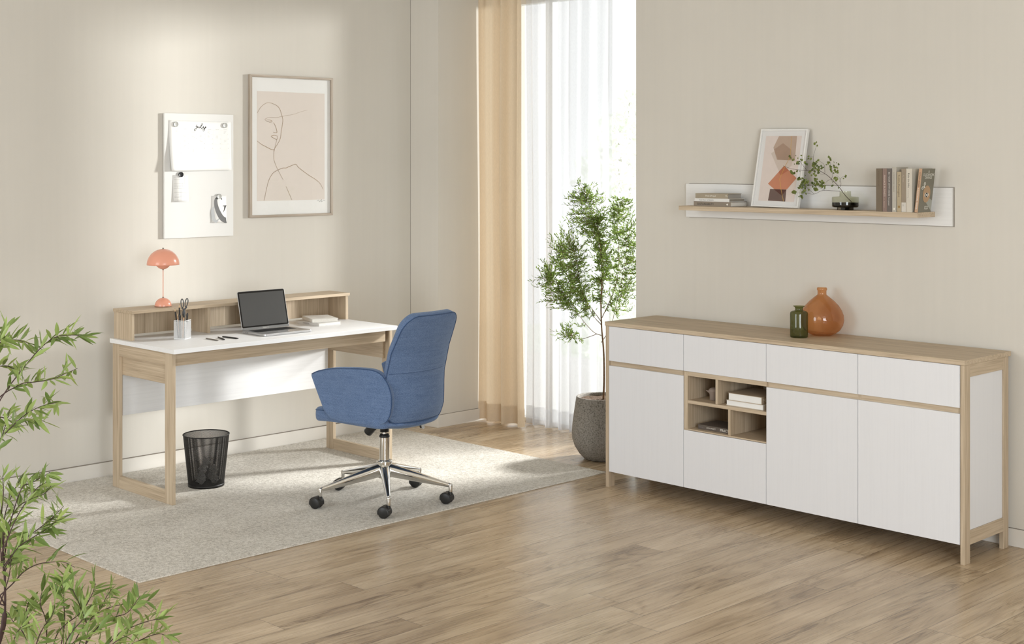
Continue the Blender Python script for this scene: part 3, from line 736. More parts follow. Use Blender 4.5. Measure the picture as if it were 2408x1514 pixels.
o, fp, w_, h_ = card('ampersand_card', 'white card with large grey ampersand under a grey magnet', 4.405, 4.503, 1.339, 1.492, 0.005, 'card')
tn = lambda a, b: fp(a, b, 0.0004); tn2 = lambda a, b: fp(a, b, 0.0007)
AP = lambda L: [((x - 1068) / 294 * w_ - w_ / 2, -(y - 595) / 530 * h_) for x, y in L]
def fillpoly(P2, fn_):
    mb_ = MB(); mb_.v = [tuple(fn_(*p)) for p in P2]; mb_.f = [tuple(range(len(P2)))]; return mb_
M_AG1 = mat('light_grey_print', srgb(178, 180, 181), 0.7, nscale=20); M_AG2 = mat('mid_grey_print', srgb(112, 112, 112), 0.7, nscale=20)
# lower bowl (ring with thick left side)
mb = MB(); ribbon(mb, c2(AP([(1130, 810), (1090, 850), (1088, 960), (1110, 1060), (1150, 1095), (1190, 1065), (1222, 1035)]), 6), [0.006 + 0.017 * math.sin(PI * min(1, i / 30)) for i in range(37)], tn); mb.build('ampersand_bowl', M_AG1, o)
mb = MB(); ribbon(mb, c2(AP([(1172, 640), (1150, 690), (1160, 800), (1200, 920), (1262, 1030), (1330, 1080), (1350, 1082)]), 6), [0.011 + 0.020 * math.sin(PI * min(1, (i + 3) / 30) / 1.9) for i in range(37)], tn2); mb.build('ampersand_stroke', M_AG2, o)
mb = MB(); ribbon(mb, AP([(1290, 797), (1360, 793)]), 0.0042, tn2); ribbon(mb, c2(AP([(1338, 800), (1320, 870), (1292, 925)]), 4), [0.010, .009, .008, .006, .005, .004, .003, .002, .0015], tn2)
ribbon(mb, AP([(1164, 625), (1172, 645), (1190, 655)]), [0.004, 0.007, 0.003], tn2); ribbon(mb, AP([(1256, 636), (1272, 670)]), [0.004, 0.006], tn2); mb.build('ampersand_serif', M_INK, o)

# ------------------------------------------------------------------ large framed line drawing
FX0, FX1, FZ0, FZ1 = 4.664, 5.265, 1.360, 2.195
FC = ((FX0 + FX1) / 2, YL, (FZ0 + FZ1) / 2)
fr = thing('picture_frame', 'large oak framed line drawing of a face on the wall', 'picture', FC)
fw_ = 0.014
def bar(a, b, c, d, nm, m, par, y0=6.866, y1=6.889): return MB().prism([(a[0] - FC[0], a[1] - FC[2]), (b[0] - FC[0], b[1] - FC[2]), (c[0] - FC[0], c[1] - FC[2]), (d[0] - FC[0], d[1] - FC[2])], 'y', y0 - YL, y1 - YL).build(nm, m, par, bevel=0.0008)
OUTR = [(FX0, FZ0), (FX1, FZ0), (FX1, FZ1), (FX0, FZ1)]; INR = [(FX0 + fw_, FZ0 + fw_), (FX1 - fw_, FZ0 + fw_), (FX1 - fw_, FZ1 - fw_), (FX0 + fw_, FZ1 - fw_)]
OAKP = (srgb(146, 132, 116), srgb(178, 165, 150), srgb(200, 190, 178))
WXP, WZP = wood('pale_oak_x', 'x', *OAKP), wood('pale_oak_z', 'z', *OAKP)
for i in range(4):
    j = (i + 1) % 4; bar(OUTR[i], OUTR[j], INR[j], INR[i], 'frame_side', (WXP, WZP)[i % 2], fr)
mt = box('mat_board', Q(FC, FX0 + 0.013, 6.880, FZ0 + 0.013, FX1 - 0.013, 6.886, FZ1 - 0.013), mat('white_mount', srgb(240, 239, 236), 0.8, nscale=10, namp=0.01), fr, 0)
AX0, AX1, AZ0, AZ1 = 4.720, 5.210, 1.456, 2.099
pr = box('print', Q(FC, AX0, 6.8792, AZ0, AX1, 6.8802, AZ1), mat('blush_print', srgb(226, 216, 207), 0.8, nscale=10, namp=0.01), fr, 0)
M_LINE = mat('ochre_line', srgb(164, 140, 112), 0.7, nscale=30, namp=0.15)
def art(L): return [((x - 880) / 570 * (AX1 - AX0) + AX0 - FC[0], AZ1 - (y - 207) / 912 * (AZ1 - AZ0) - FC[2]) for x, y in L]
la = MB(); ta = lambda a, b: Vector((a, 6.8785 - YL, b))
def S1(L, w_=0.0022, n=7):
    Pp = c2(art(L), n); N = len(Pp); ribbon(la, Pp, [w_ * (0.55 + 0.45 * math.sin(PI * (i + 1) / (N + 1))) for i in range(N)], ta)
S1([(880, 390), (915, 335), (960, 303), (1010, 308), (1060, 340), (1085, 410), (1092, 450), (1080, 530), (1070, 600), (1045, 650), (1022, 690), (1018, 760), (1025, 800), (1055, 870), (1095, 945)], 0.0030)
S1([(1118, 1000), (1140, 1050), (1168, 1116)], 0.0024)
S1([(880, 620), (915, 648), (960, 672), (1000, 692), (1016, 692), (1018, 710)], 0.0036)
S1([(1300, 352), (1240, 370), (1180, 392), (1085, 412), (1040, 422), (990, 422), (955, 432), (945, 445), (975, 462), (1000, 465)], 0.0017)
S1([(955, 445), (985, 445), (1003, 455), (980, 462), (955, 452)], 0.0026)
S1([(1015, 465), (1032, 500), (1043, 545), (1030, 550), (1012, 545)], 0.0036)
S1([(1048, 578), (1020, 572), (995, 580), (1010, 592), (1030, 603), (1042, 606), (1048, 580)], 0.0034)
S1([(1042, 606), (1034, 640), (1022, 690)], 0.0020)
S1([(937, 1116), (955, 1030), (975, 950), (1005, 895), (1040, 868), (1090, 847), (1118, 846), (1150, 832), (1200, 815), (1225, 842), (1300, 900), (1370, 945), (1410, 980), (1437, 1030)], 0.0034)
la.build('line_drawing', M_LINE, pr)
sg = MB(); sgp = lambda L: [(x, z) for x, z in art(L)]
ribbon(sg, c2(art([(1385, 1132), (1400, 1122), (1405, 1138), (1425, 1118), (1420, 1138), (1438, 1130), (1455, 1128)]), 5), 0.0012, lambda a, b: Vector((a, 6.8795 - YL, b))); sg.build('signature', M_INK, mt)
gl = MB(); gl.v = [(x - FC[0], 6.872 - YL, z - FC[2]) for x, z in ((FX0 + 0.012, FZ0 + 0.012), (FX1 - 0.012, FZ0 + 0.012), (FX1 - 0.012, FZ1 - 0.012), (FX0 + 0.012, FZ1 - 0.012))]; gl.f = [(0, 1, 2, 3)]; gl.build('glass', M_PICGLASS, fr)

# ------------------------------------------------------------------ curtains
def curtain(name, label, y0, y1, xc, amp, m, ztop, zbot, folds, seed, top_squeeze, nz=26):
    o = thing(name, label, 'curtain', (xc, (y0 + y1) / 2, 0)); rnd = random.Random(seed); n = folds * 26
    ph = [rnd.uniform(-0.5, 0.5) for _ in range(folds + 2)]; am = [rnd.uniform(0.65, 1.25) for _ in range(folds + 2)]
    def path(z):
        t = (z - zbot) / (ztop - zbot); out = []
        for i in range(n + 1):
            u = i / n; f = u * folds; k = int(min(f, folds - 1)); loc = f - k
            a_ = am[k] * (1 - loc) + am[k + 1] * loc
            y = y0 + (y1 - y0) * u; y = y0 + (y - y0) * (1 - top_squeeze * t)
            s = math.sin(2 * PI * (u * folds + 0.12 * math.sin(2 * PI * u * 2 + ph[k]) + 0.03 * math.sin(3 * t + k)))
            s = math.copysign(abs(s) ** 0.75, s)
            x = amp * a_ * s * (1 - 0.25 * t) + 0.006 * math.sin(5 * t + 3 * u)
            out.append(Vector((x, y - (y0 + y1) / 2 + 0.010 * math.cos(2 * PI * u * folds) * (1 - t * .5), z)))
        return out
    def sheet(za, zb, nn, off):
        mb = MB()
        for j in range(nn + 1):
            for p in path(za + (zb - za) * j / nn): mb.v.append((p.x + off, p.y, p.z))
        for j in range(nn):
            for i in range(n): k = j * (n + 1) + i; mb.f.append((k, k + 1, k + n + 2, k + n + 1))
        return mb
    sheet(zbot, ztop, nz, 0).build('drape', m, o, smooth=True)
    sheet(zbot, zbot + 0.115, 3, 0.004).build('hem', m, o, smooth=True)
    return o
curtain('curtain', 'heavy beige linen curtain hanging at the left of the window', 6.645, 6.235, 6.292, 0.042, M_BEIGE, 2.79, 0.012, 3, 3, 0.06)
curtain('sheer_curtain', 'white sheer curtain hanging beside the beige one at the window', 6.33, 5.60, 6.408, 0.030, M_SHEER, 2.80, 0.008, 7, 11, 0.0)
rail = MB().tube([(6.35, 5.02, 2.815), (6.35, 6.655, 2.815)], 0.011, 12).build('curtain_rail', M_WHMET, smooth=True)
tag(rail, 'white curtain rail above the window holding both curtains', 'curtain rail')

# ------------------------------------------------------------------ sideboard
SX, SY = 5.69, 3.848
sb = thing('sideboard', 'long white and oak sideboard standing against the right wall', 'sideboard', (SX, SY, 0))
def B(*d): return (d[0] - SX, d[1] - SY, d[2], d[3] - SX, d[4] - SY, d[5])
Y0, Y1 = 2.847, 4.848; XF = 5.488
box('top_board', B(5.484, Y0 - 0.002, 0.8365, 5.905, Y1 + 0.003, 0.8575), WY, sb, 0.001)
for y0, y1 in ((Y0, 2.867), (4.828, Y1)):
    box('leg', B(XF, y0, 0, 5.535, y1, 0.836), WZ, sb, 0.001)
    box('leg', B(5.838, y0, 0, 5.885, y1, 0.836), WZ, sb, 0.001)
    box('side_rail', B(5.5355, y0, 0.784, 5.8375, y1, 0.836), WX, sb, 0.001)
    box('side_rail', B(5.5355, y0, 0.078, 5.8375, y1, 0.137), WX, sb, 0.001)
    ys = (y0 + 0.006, y1 - 0.002) if y0 < 3 else (y0 + 0.002, y1 - 0.006)
    box('side_panel', B(5.5355, ys[0], 0.1375, 5.8375, ys[1], 0.7835), WHITE_Z, sb, 0)
ycol = [2.8685, 3.3565, 3.846, 4.3365, 4.8265]; g = 0.0012
box('carcass_bottom', B(5.507, 2.868, 0.084, 5.88, 4.827, 0.100), WY, sb, 0)
box('carcass_back', B(5.872, 2.868, 0.084, 5.882, 4.827, 0.836), WY, sb, 0)
for y in (2.868, 3.348, 3.838, 4.312, 4.811):
    box('partition', B(5.503 if y != 4.312 else 5.4905, y, 0.1, 5.872, y + (0.016 if y != 4.312 else 0.0225), 0.836 if y != 4.312 else 0.655), WZ, sb, 0.0005)
for c_ in (0, 1, 3):
    box('grip_recess', B(5.503, (2.884, 3.364, 0, 4.328)[c_], 0.622, 5.52, (3.348, 3.838, 0, 4.811)[c_], 0.664), WY, sb, 0.0005)
for c_ in range(4):
    box('drawer', B(XF, ycol[c_] + g, 0.6565, 5.503, ycol[c_ + 1] - g, 0.8345), WHITE_Y if False else WHITE_Z, sb, 0.0008)
for c_ in (0, 1, 3): box('door', B(XF, ycol[c_] + g, 0.082, 5.503, ycol[c_ + 1] - g, 0.6315), WHITE_Z, sb, 0.0008)
box('flap_door', B(XF, ycol[2] + g, 0.082, 5.503, ycol[3] - g, 0.3655), WHITE_Z, sb, 0.0008)
# open niche in the second bay
N0, N1 = 3.8545, 4.312
box('niche_board', B(5.492, N0 - 0.008, 0.634, 5.872, N1, 0.6555), WY, sb, 0.0006)
box('niche_board', B(5.492, N0 - 0.008, 0.498, 5.872, N1, 0.5145), WY, sb, 0.0006)
box('niche_board', B(5.4895, N0 - 0.008, 0.3675, 5.872, N1 + 0.02, 0.374), WY, sb, 0.0004)
box('niche_divider', B(5.492, 4.130, 0.515, 5.86, 4.1435, 0.6335), WZ, sb, 0.0006)
box('niche_divider', B(5.492, 4.0545, 0.3745, 5.86, 4.0685, 0.4975), WZ, sb, 0.0006)
box('niche_back', B(5.8725, N0 - 0.008, 0.374, 5.8735, N1, 0.634), WZ, sb, 0)

# things in the niche
jx, jy, jz = 5.583, 4.222, 0.5145
jg = thing('jug', 'small taupe lidded jug with pointed spout in the sideboard niche', 'jug', (jx, jy, jz))
M_TAUPE = mat('taupe_ceramic', srgb(158, 142, 132), 0.6, nscale=20, namp=0.02)
MB().lathe([(0.0, 0.0), (0.018, 0.0), (0.0205, 0.002), (0.0205, 0.026), (0.0215, 0.028), (0.026, 0.044)], 40).build('body', M_TAUPE, jg, smooth=True)
MB().lathe([(0.0265, 0.044), (0.0265, 0.047), (0.024, 0.052), (0.016, 0.059), (0.006, 0.062), (0.0001, 0.062)], 40).build('lid', M_TAUPE, jg, smooth=True)
sp = MB(); Rj = -RT
for (s0, s1) in (((0.017, 0.028), (0.041, 0.049)),):
    e = Rj; q = Vector((-e.y, e.x, 0))
    pts = [e * 0.017 + Vector((0, 0, 0.027)), e * 0.016 + q * 0.014 + Vector((0, 0, 0.045)), e * 0.016 - q * 0.014 + Vector((0, 0, 0.045)), e * 0.043 + Vector((0, 0, 0.050))]
    sp.add(pts, [(0, 1, 3), (0, 3, 2), (1, 2, 3), (0, 2, 1)])
sp.build('spout', M_TAUPE, jg, bevel=0.0015)
b = book('thin white book lying flat under the thick one in the niche', (5.512, 3.880, 0.5145), (0, 0, 0), 0.215, 0.215, 0.0255, cm('off_white_cover', 216, 208, 196), M_PAPER)
b2 = book('thick hardback with pale brown cover lying on a thinner book', (5.512, 3.888, 0.540), (0, 0, 0), 0.205, 0.195, 0.0355, cm('light_brown_cover', 178, 160, 138), M_PAPER)
text('MUL', 0.028, M_CREAM, b2, (0.010, -0.0003, 0.008), (1, 0, 0), (0, 0, 1), 'spine_lettering', sx=0.9)
text('OOO', 0.012, M_INK, b, (0.045, -0.0003, 0.008), (1, 0, 0), (0, 0, 1), 'spine_lettering')
b3 = book('dark brown book lying alone in the lower niche', (5.520, 4.272, 0.3742), (0, 0, -PI / 2), 0.196, 0.150, 0.0235, cm('dark_brown_cover', 92, 82, 74), cm('dark_pages', 120, 108, 96))
text('PRACTI', 0.017, M_CREAM, b3, (0.135, -0.0003, 0.006), (1, 0, 0), (0, 0, 1), 'spine_lettering')
text('ANITA BASSETT', 0.008, M_CREAM, b3, (0.052, -0.0003, 0.009), (1, 0, 0), (0, 0, 1), 'author_lettering')
text('PERSON', 0.007, M_INKG, b3, (0.008, -0.0003, 0.009), (1, 0, 0), (0, 0, 1), 'small_lettering')

# glass on top of the sideboard
ST = 0.8575
gb = thing('green_bottle', 'small dark green glass bottle with flared lip on the sideboard', 'bottle', (5.654, 3.775, ST))
def shell(prof, th):
    """closed glass wall from an outer profile (bottom centre to lip)"""
    inner = [(max(r - th, 0.0003), z + (th if i < 3 else 0)) for i, (r, z) in enumerate(prof)]
    return prof + [(prof[-1][0] - th * 0.5, prof[-1][1] + th * 0.3)] + inner[::-1]
M_GREEN = glassy('green_glass', srgb(206, 212, 176), 0.25)
av = thing('amber_vase', 'round amber glass vase with narrow neck on the sideboard', 'vase', (5.802, 3.744, ST))
M_AMBER = glassy('amber_glass', srgb(232, 172, 122), 0.25)
avp = [(0.0003, 0.0), (0.044, 0.0), (0.047, 0.002), (0.066, 0.010), (0.086, 0.026), (0.099, 0.048), (0.104, 0.072), (0.102, 0.096), (0.093, 0.120), (0.078, 0.143), (0.058, 0.164), (0.038, 0.181), (0.026, 0.190), (0.0215, 0.194), (0.021, 0.200), (0.021, 0.214), (0.0235, 0.216), (0.0245, 0.221), (0.0235, 0.226), (0.021, 0.228)]
def tinted(name, tint, body, bw, gloss, bump=0.0):
    t = NT(name); t.n.remove(t.b)
    tp = t.n.new('ShaderNodeBsdfTransparent'); tp.inputs[0].default_value = tint
    d_ = t.n.new('ShaderNodeBsdfDiffuse'); d_.inputs[0].default_value = body; tr_ = t.n.new('ShaderNodeBsdfTranslucent'); tr_.inputs[0].default_value = body
    m0 = t.n.new('ShaderNodeMixShader'); m0.inputs[0].default_value = 0.5; t.link(d_.outputs[0], m0.inputs[1]); t.link(tr_.outputs[0], m0.inputs[2])
    lw = t.n.new('ShaderNodeLayerWeight'); lw.inputs['Blend'].default_value = 0.5
    m1 = t.n.new('ShaderNodeMixShader'); t.link(t.math('MULTIPLY_ADD', t.math('POWER', lw.outputs['Facing'], 2.5), 0.45, bw), m1.inputs[0]); t.link(tp.outputs[0], m1.inputs[1]); t.link(m0.outputs[0], m1.inputs[2])
    g_ = t.n.new('ShaderNodeBsdfGlossy'); g_.inputs['Roughness'].default_value = 0.05
    if bump:
        bm_ = t.n.new('ShaderNodeBump'); bm_.inputs['Strength'].default_value = bump; bm_.inputs['Distance'].default_value = 0.002
        t.link(t.noise(t.coords(), 70, 2, 0.5), bm_.inputs['Height']); t.link(bm_.outputs[0], g_.inputs['Normal'])
    m2 = t.n.new('ShaderNodeMixShader'); t.link(t.math('MULTIPLY_ADD', t.math('POWER', lw.outputs['Facing'], 4.0), 0.5, gloss), m2.inputs[0])
    t.link(m1.outputs[0], m2.inputs[1]); t.link(g_.outputs[0], m2.inputs[2]); t.link(m2.outputs[0], t.out.inputs[0]); return t.m
MB().lathe([(0.0003, 0.0), (0.037, 0.0), (0.0415, 0.003), (0.042, 0.010), (0.042, 0.112), (0.040, 0.119), (0.034, 0.1235), (0.022, 0.126), (0.0185, 0.129), (0.0182, 0.139), (0.0215, 0.1435), (0.0275, 0.1465), (0.0275, 0.1485)], 64).build('glass_body', tinted('green_glass', srgb(186, 190, 146), srgb(96, 104, 60), 0.26, 0.05), gb, smooth=True)
MB().lathe(avp, 96).build('glass_body', tinted('amber_glass', srgb(246, 214, 178), srgb(216, 158, 106), 0.28, 0.06, 0.3), av, smooth=True)

# ------------------------------------------------------------------ wall shelf
ws = thing('wall_shelf', 'long oak wall shelf on a white backboard above the sideboard', 'shelf', (5.90, 3.88, 1.45))
WS = (5.90, 3.88, 1.45)
box('backboard', Q(WS, 5.896, 3.121, 1.396, 5.9149, 4.643, 1.571), WHITE_Y, ws, 0.0008)
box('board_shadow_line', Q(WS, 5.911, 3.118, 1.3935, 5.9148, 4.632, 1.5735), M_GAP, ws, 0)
box('shelf_board', Q(WS, 5.735, 3.204, 1.4375, 5.896, 4.563, 1.4605), WY, ws, 0.0008)
ZS = 1.4605
# flat stack at the left: spines face the room (-x)
def flat(label, y0, y1, z, T, cover, x0=5.745, dp=0.14, rz=0.0, pages=M_PAGES, grp='books stacked flat on the wall shelf'):
    # spine along y, facing -x: local x -> -y
    return book(label, (x0, y1, z), (0, 0, -PI / 2 + rz), y1 - y0, dp, T, cover, pages, grp)
b = flat('grey brown book lying at the bottom of the shelf stack', 4.240, 4.473, ZS, 0.0245, cm('taupe_cover', 138, 126, 112))
text('SUSTAINABILITY', 0.0145, M_INK, b, (0.022, -0.0004, 0.007), (1, 0, 0), (0, 0, 1), 'spine_lettering')
MB().lathe([(0.0, 0.0), (0.006, 0.0)], 4).build('spine_mark', M_CREAM, b).matrix_basis = Matrix.Translation((0.212, -0.0006, 0.012)) @ Matrix.Rotation(PI / 2, 4, 'X')
b = flat('white book lying in the middle of the shelf stack', 4.250, 4.469, ZS + 0.0245, 0.0165, cm('white_spine', 224, 222, 218), x0=5.747, dp=0.13, pages=cm('grey_pages', 150, 142, 130))
text('MARTINE  INTERIOR', 0.010, M_INKG, b, (0.03, -0.0004, 0.004), (1, 0, 0), (0, 0, 1), 'spine_lettering')
b = flat('light brown book lying on top of the shelf stack', 4.260, 4.466, ZS + 0.041, 0.0245, cm('sand_cover', 160, 148, 128), x0=5.750, dp=0.115, pages=cm('grey_pages_2', 160, 155, 148))
text('Pride & Prejud', 0.011, M_CREAM, b, (0.065, -0.0004, 0.009), (1, 0, 0), (0, 0, 1), 'spine_lettering')
text('JANE\nAUSTEN', 0.006, M_CREAM, b, (0.19, -0.0004, 0.014), (1, 0, 0), (0, 0, 1), 'author_lettering', sx=0.7)

# leaning white frame with geometric print
pf = thing('picture_frame', 'white framed print of orange and brown shapes leaning on the wall shelf', 'picture', (5.812, 4.018, ZS + 0.001))
pf.rotation_euler = (0, 0, 0)
ang = math.asin(0.082 / 0.395); PM = Matrix.Rotation(0.012, 4, 'X') @ Matrix.Rotation(ang, 4, 'Y')
def PFo(mb, name, m, parent, bevel=0.0):
    o = mb.build(name, m, parent, bevel=bevel); o.data.transform(PM); return o
fw2, fh2 = 0.276, 0.395
# local: width along y (left = +y), height z, front at -x
fo = [(fw2 / 2, 0), (-fw2 / 2, 0), (-fw2 / 2, fh2), (fw2 / 2, fh2)]; fi = [(fw2 / 2 - 0.008, 0.008), (-fw2 / 2 + 0.008, 0.008), (-fw2 / 2 + 0.008, fh2 - 0.008), (fw2 / 2 - 0.008, fh2 - 0.008)]
M_WFR = mat('white_lacquer_frame', srgb(232, 231, 228), 0.35, nscale=20, namp=0.01)
for i in range(4):
    j = (i + 1) % 4; PFo(MB().prism([fo[i], fo[j], fi[j], fi[i]], 'x', -0.014, 0.004), 'frame_side', M_WFR, pf, 0.0008)
mt = PFo(MB().box(-0.004, -fw2 / 2 + 0.007, 0.007, 0.003, fw2 / 2 - 0.007, fh2 - 0.007), 'mat_board', mat('pale_mount', srgb(226, 224, 222), 0.8, nscale=10, namp=0.01), pf)
# picture coordinates measured in the print: u to the right (0..1), v down (0..1) over the frame
def uv(L):
    out = []
    for x, y in L:
        # inverse of the frame's corners in the close-up: TL(222,88) TR(955,72) BL(90,1285) BR(825,1310)
        v = (y - 80) / 1212; u = (x - (222 - 132 * v)) / 733; out.append((fw2 / 2 - u * fw2, fh2 - v * fh2))
    return out
PRC = [('print', [(290, 182), (850, 180), (752, 1196), (190, 1196)], srgb(222, 208, 200), -0.0042), ('tall_pale_shape', [(375, 455), (690, 250), (715, 560), (700, 640), (535, 800)], srgb(206, 190, 178), -0.0044),
       ('taupe_hexagon', [(495, 184), (776, 182), (750, 560), (470, 555), (410, 365)], srgb(184, 160, 142), -0.0046), ('brown_pentagon', [(562, 295), (690, 395), (705, 558), (480, 552), (420, 395)], srgb(166, 138, 118), -0.0048),
       ('orange_square', [(588, 645), (782, 832), (636, 1010), (440, 1010), (338, 930)], srgb(196, 128, 96), -0.0048), ('orange_overlap', [(588, 645), (660, 714), (538, 795), (500, 745)], srgb(178, 104, 72), -0.0050),
       ('brown_rectangle', [(375, 1008), (630, 1012), (615, 1196), (346, 1190)], srgb(104, 82, 74), -0.0048), ('dark_triangle', [(435, 1012), (630, 1012), (560, 1108)], srgb(78, 34, 24), -0.0050)]
prt = None
for nm, L, col, xo in PRC:
    Pp = uv(L); mb = MB(); mb.v = [(xo, a, b) for a, b in Pp]; mb.f = [tuple(range(len(Pp)))]
    if nm == 'orange_square':
        pass
    o_ = PFo(mb, nm, mat(nm, col, 0.8, nscale=30, namp=0.02), prt or pf)
    if nm == 'print': prt = o_
mb = MB(); Pp = uv([(692, 184), (680, 480), (640, 580), (597, 660), (522, 850), (545, 1000), (590, 1196)]); ribbon(mb, Pp, 0.0018, lambda a, b: Vector((-0.0053, a, b)))
PFo(mb, 'gold_line', mat('gold_line', srgb(212, 168, 70), 0.5, nscale=20), prt)
gl = MB(); gl.v = [(-0.008, a, b) for a, b in ((fw2 / 2 - 0.006, 0.006), (-fw2 / 2 + 0.006, 0.006), (-fw2 / 2 + 0.006, fh2 - 0.006), (fw2 / 2 - 0.006, fh2 - 0.006))]; gl.f = [(0, 1, 2, 3)]
PFo(gl, 'glass', M_PICGLASS, pf)

# small round vase with water, and the branch in it
VX, VY = 5.812, 3.622
vz = thing('glass_vase', 'low round smoky glass vase half full of dark water on wall shelf', 'vase', (VX, VY, ZS))
M_SMOKE = pane('smoky_glass', srgb(236, 236, 224), 0.06)
MB().lathe([(0.0, 0.0125), (0.057, 0.0125), (0.0615, 0.016), (0.0625, 0.022), (0.0625, 0.058), (0.060, 0.0615), (0.030, 0.064), (0.0268, 0.067), (0.0265, 0.0885)], 64).build('glass_body', M_SMOKE, vz, smooth=True)
MB().lathe([(0.0, 0.0142), (0.0575, 0.0142), (0.0608, 0.018), (0.0608, 0.034), (0.0, 0.034)], 64).build('dark_water', glassy('dark_water', srgb(84, 78, 70), 0.35, 0.0, 1.33), vz, smooth=False)
MB().lathe([(0.0, 0.013), (0.038, 0.013), (0.038, 0.0), (0.0345, 0.0), (0.0345, 0.0115), (0.0, 0.0115)], 12).build('foot', glassy('smoke_foot', srgb(120, 114, 104), 0.2), vz)

br = thing('branch', 'dark leafy branch leaning out of the small glass vase', 'branch', (VX, VY, ZS))
def bp(x, y, dx=0.0):
    """close-up pixel of the branch -> local point on a plane through the vase, dx metres nearer (+) the room"""
    px, py = 1750 + x / 6.5833, 290 + y / 6.5833
    d = FW + RT * ((px - 1204) / F_PX) + Vector((0, 0, (HOR - py) / F_PX)); k = (VX - dx) / d.x; p = Vector((0, 0, 1.7)) + d * k
    return p - Vector((VX, VY, ZS))
BR = [([(1660, 1215), (1560, 1110), (1480, 1000), (1350, 860), (1250, 780), (1130, 725), (1000, 735), (850, 720), (720, 700), (605, 655)], 0.0016, 0.0, 0.05),
      ([(1480, 1050), (1380, 1045), (1250, 1035), (1180, 1050), (1080, 1095), (950, 1080), (820, 1075)], 0.0011, 0.0, 0.04),
      ([(1350, 865), (1290, 890), (1240, 950)], 0.0008, 0, 0.02), ([(1250, 780), (1200, 790), (1165, 770), (1120, 740)], 0.0007, 0, 0.02),
      ([(1250, 770), (1240, 650), (1190, 600), (1130, 570)], 0.0008, 0, 0.01), ([(1080, 600), (1070, 520), (1110, 370), (1115, 300)], 0.0008, 0.02, 0.03), ([(1070, 520), (1020, 520), (985, 540)], 0.0006, 0.02, 0.03),
      ([(1085, 600), (1090, 650), (1110, 720)], 0.0009, 0.02, 0.02), ([(975, 730), (900, 640), (860, 600), (760, 570), (715, 525)], 0.0008, 0.04, 0.06),
      ([(1350, 860), (1370, 800), (1350, 690), (1330, 600), (1330, 540)], 0.0008, 0.0, -0.01), ([(1480, 910), (1485, 860), (1530, 825), (1565, 820)], 0.0007, 0.0, 0.01), ([(1485, 985), (1500, 940), (1485, 860), (1430, 800)], 0.0008, 0, 0),
      ([(1250, 1035), (1150, 980), (1100, 900), (1110, 860)], 0.0008, 0.01, 0.03), ([(1080, 1090), (1000, 1020), (920, 940), (870, 860)], 0.0008, 0.03, 0.05), ([(1350, 870), (1380, 950)], 0.0006, 0, 0.01)]
mb = MB()
for L, r, d0, d1 in BR:
    n = len(L); Pp = pts_curve([bp(x, y, d0 + (d1 - d0) * i / (n - 1)) for i, (x, y) in enumerate(L)], 4); mb.tube(Pp, [r * (1 - 0.6 * i / len(Pp)) for i in range(len(Pp))], 6)
mb.build('twigs', M_BARKD, br, smooth=True)
LV = [(1090, 310, 34), (1120, 290, 30), (1128, 352, 28), (995, 515, 30), (990, 550, 28), (1028, 560, 32), (720, 535, 36), (755, 570, 34), (800, 500, 22), (830, 540, 22), (860, 590, 26), (880, 560, 36), (885, 495, 28), (820, 600, 34), (845, 625, 36), (900, 560, 26), (945, 615, 40), (780, 630, 20),
      (1075, 610, 36), (1095, 640, 36), (1060, 660, 38), (1120, 660, 36), (1150, 690, 38), (1100, 700, 40), (1060, 720, 36), (1030, 740, 36), (1140, 720, 36), (1090, 740, 34), (1015, 765, 28), (1145, 770, 34), (1045, 805, 28), (1100, 810, 40), (1205, 685, 36), (1140, 575, 36), (1130, 600, 22), (1230, 680, 24),
      (1330, 545, 40), (1300, 600, 38), (1345, 570, 26), (1275, 640, 26), (1330, 655, 28), (1390, 600, 22), (1430, 610, 20), (1340, 690, 36), (1400, 680, 38), (1430, 680, 30), (1465, 640, 30), (1355, 745, 38), (1410, 740, 40), (1440, 760, 38), (1385, 770, 26), (1395, 855, 40), (1435, 850, 46), (1565, 825, 34), (1538, 852, 24), (1460, 1000, 26), (1372, 962, 30), (1375, 905, 20),
      (745, 770, 44), (775, 765, 44), (815, 745, 30), (860, 740, 18), (945, 805, 24), (860, 860, 44), (845, 850, 36), (910, 850, 34), (920, 890, 40), (960, 890, 42), (895, 910, 40), (940, 930, 44), (980, 920, 36), (870, 970, 46), (900, 990, 40), (950, 980, 36), (990, 960, 30), (880, 940, 40), (1000, 1030, 34), (930, 1050, 50), (960, 1095, 28), (890, 1130, 52), (850, 1135, 26), (785, 1070, 64),
      (1115, 865, 38), (1100, 890, 40), (1130, 910, 40), (1060, 930, 44), (1150, 940, 44), (1110, 950, 40), (1215, 925, 44), (1190, 950, 40), (1170, 900, 30), (1200, 980, 36), (1250, 970, 34), (1245, 1000, 30), (1100, 1010, 46), (1130, 1030, 42), (1060, 980, 30), (1110, 1040, 30), (1085, 850, 22)]
mb = MB(); rr_ = random.Random(5)
def vleaf(mb, c, L, ax, nrm):
    """short ovate leaf"""
    side = ax.cross(nrm).normalized(); k = len(mb.v); pr_ = [(0, 0), (0.18, 0.62), (0.42, 0.86), (0.7, 0.52), (1, 0)]
    for t, w_ in pr_:
        p = c + ax * L * (t - 0.5) - nrm * (0.10 * L * (2 * t - 1) ** 2)
        mb.v.append(tuple(p + side * w_ * L * 0.5)); mb.v.append(tuple(p)); mb.v.append(tuple(p - side * w_ * L * 0.5))
    for i in range(4):
        a = k + 3 * i; mb.f += [(a, a + 1, a + 4, a + 3), (a + 1, a + 2, a + 5, a + 4)]
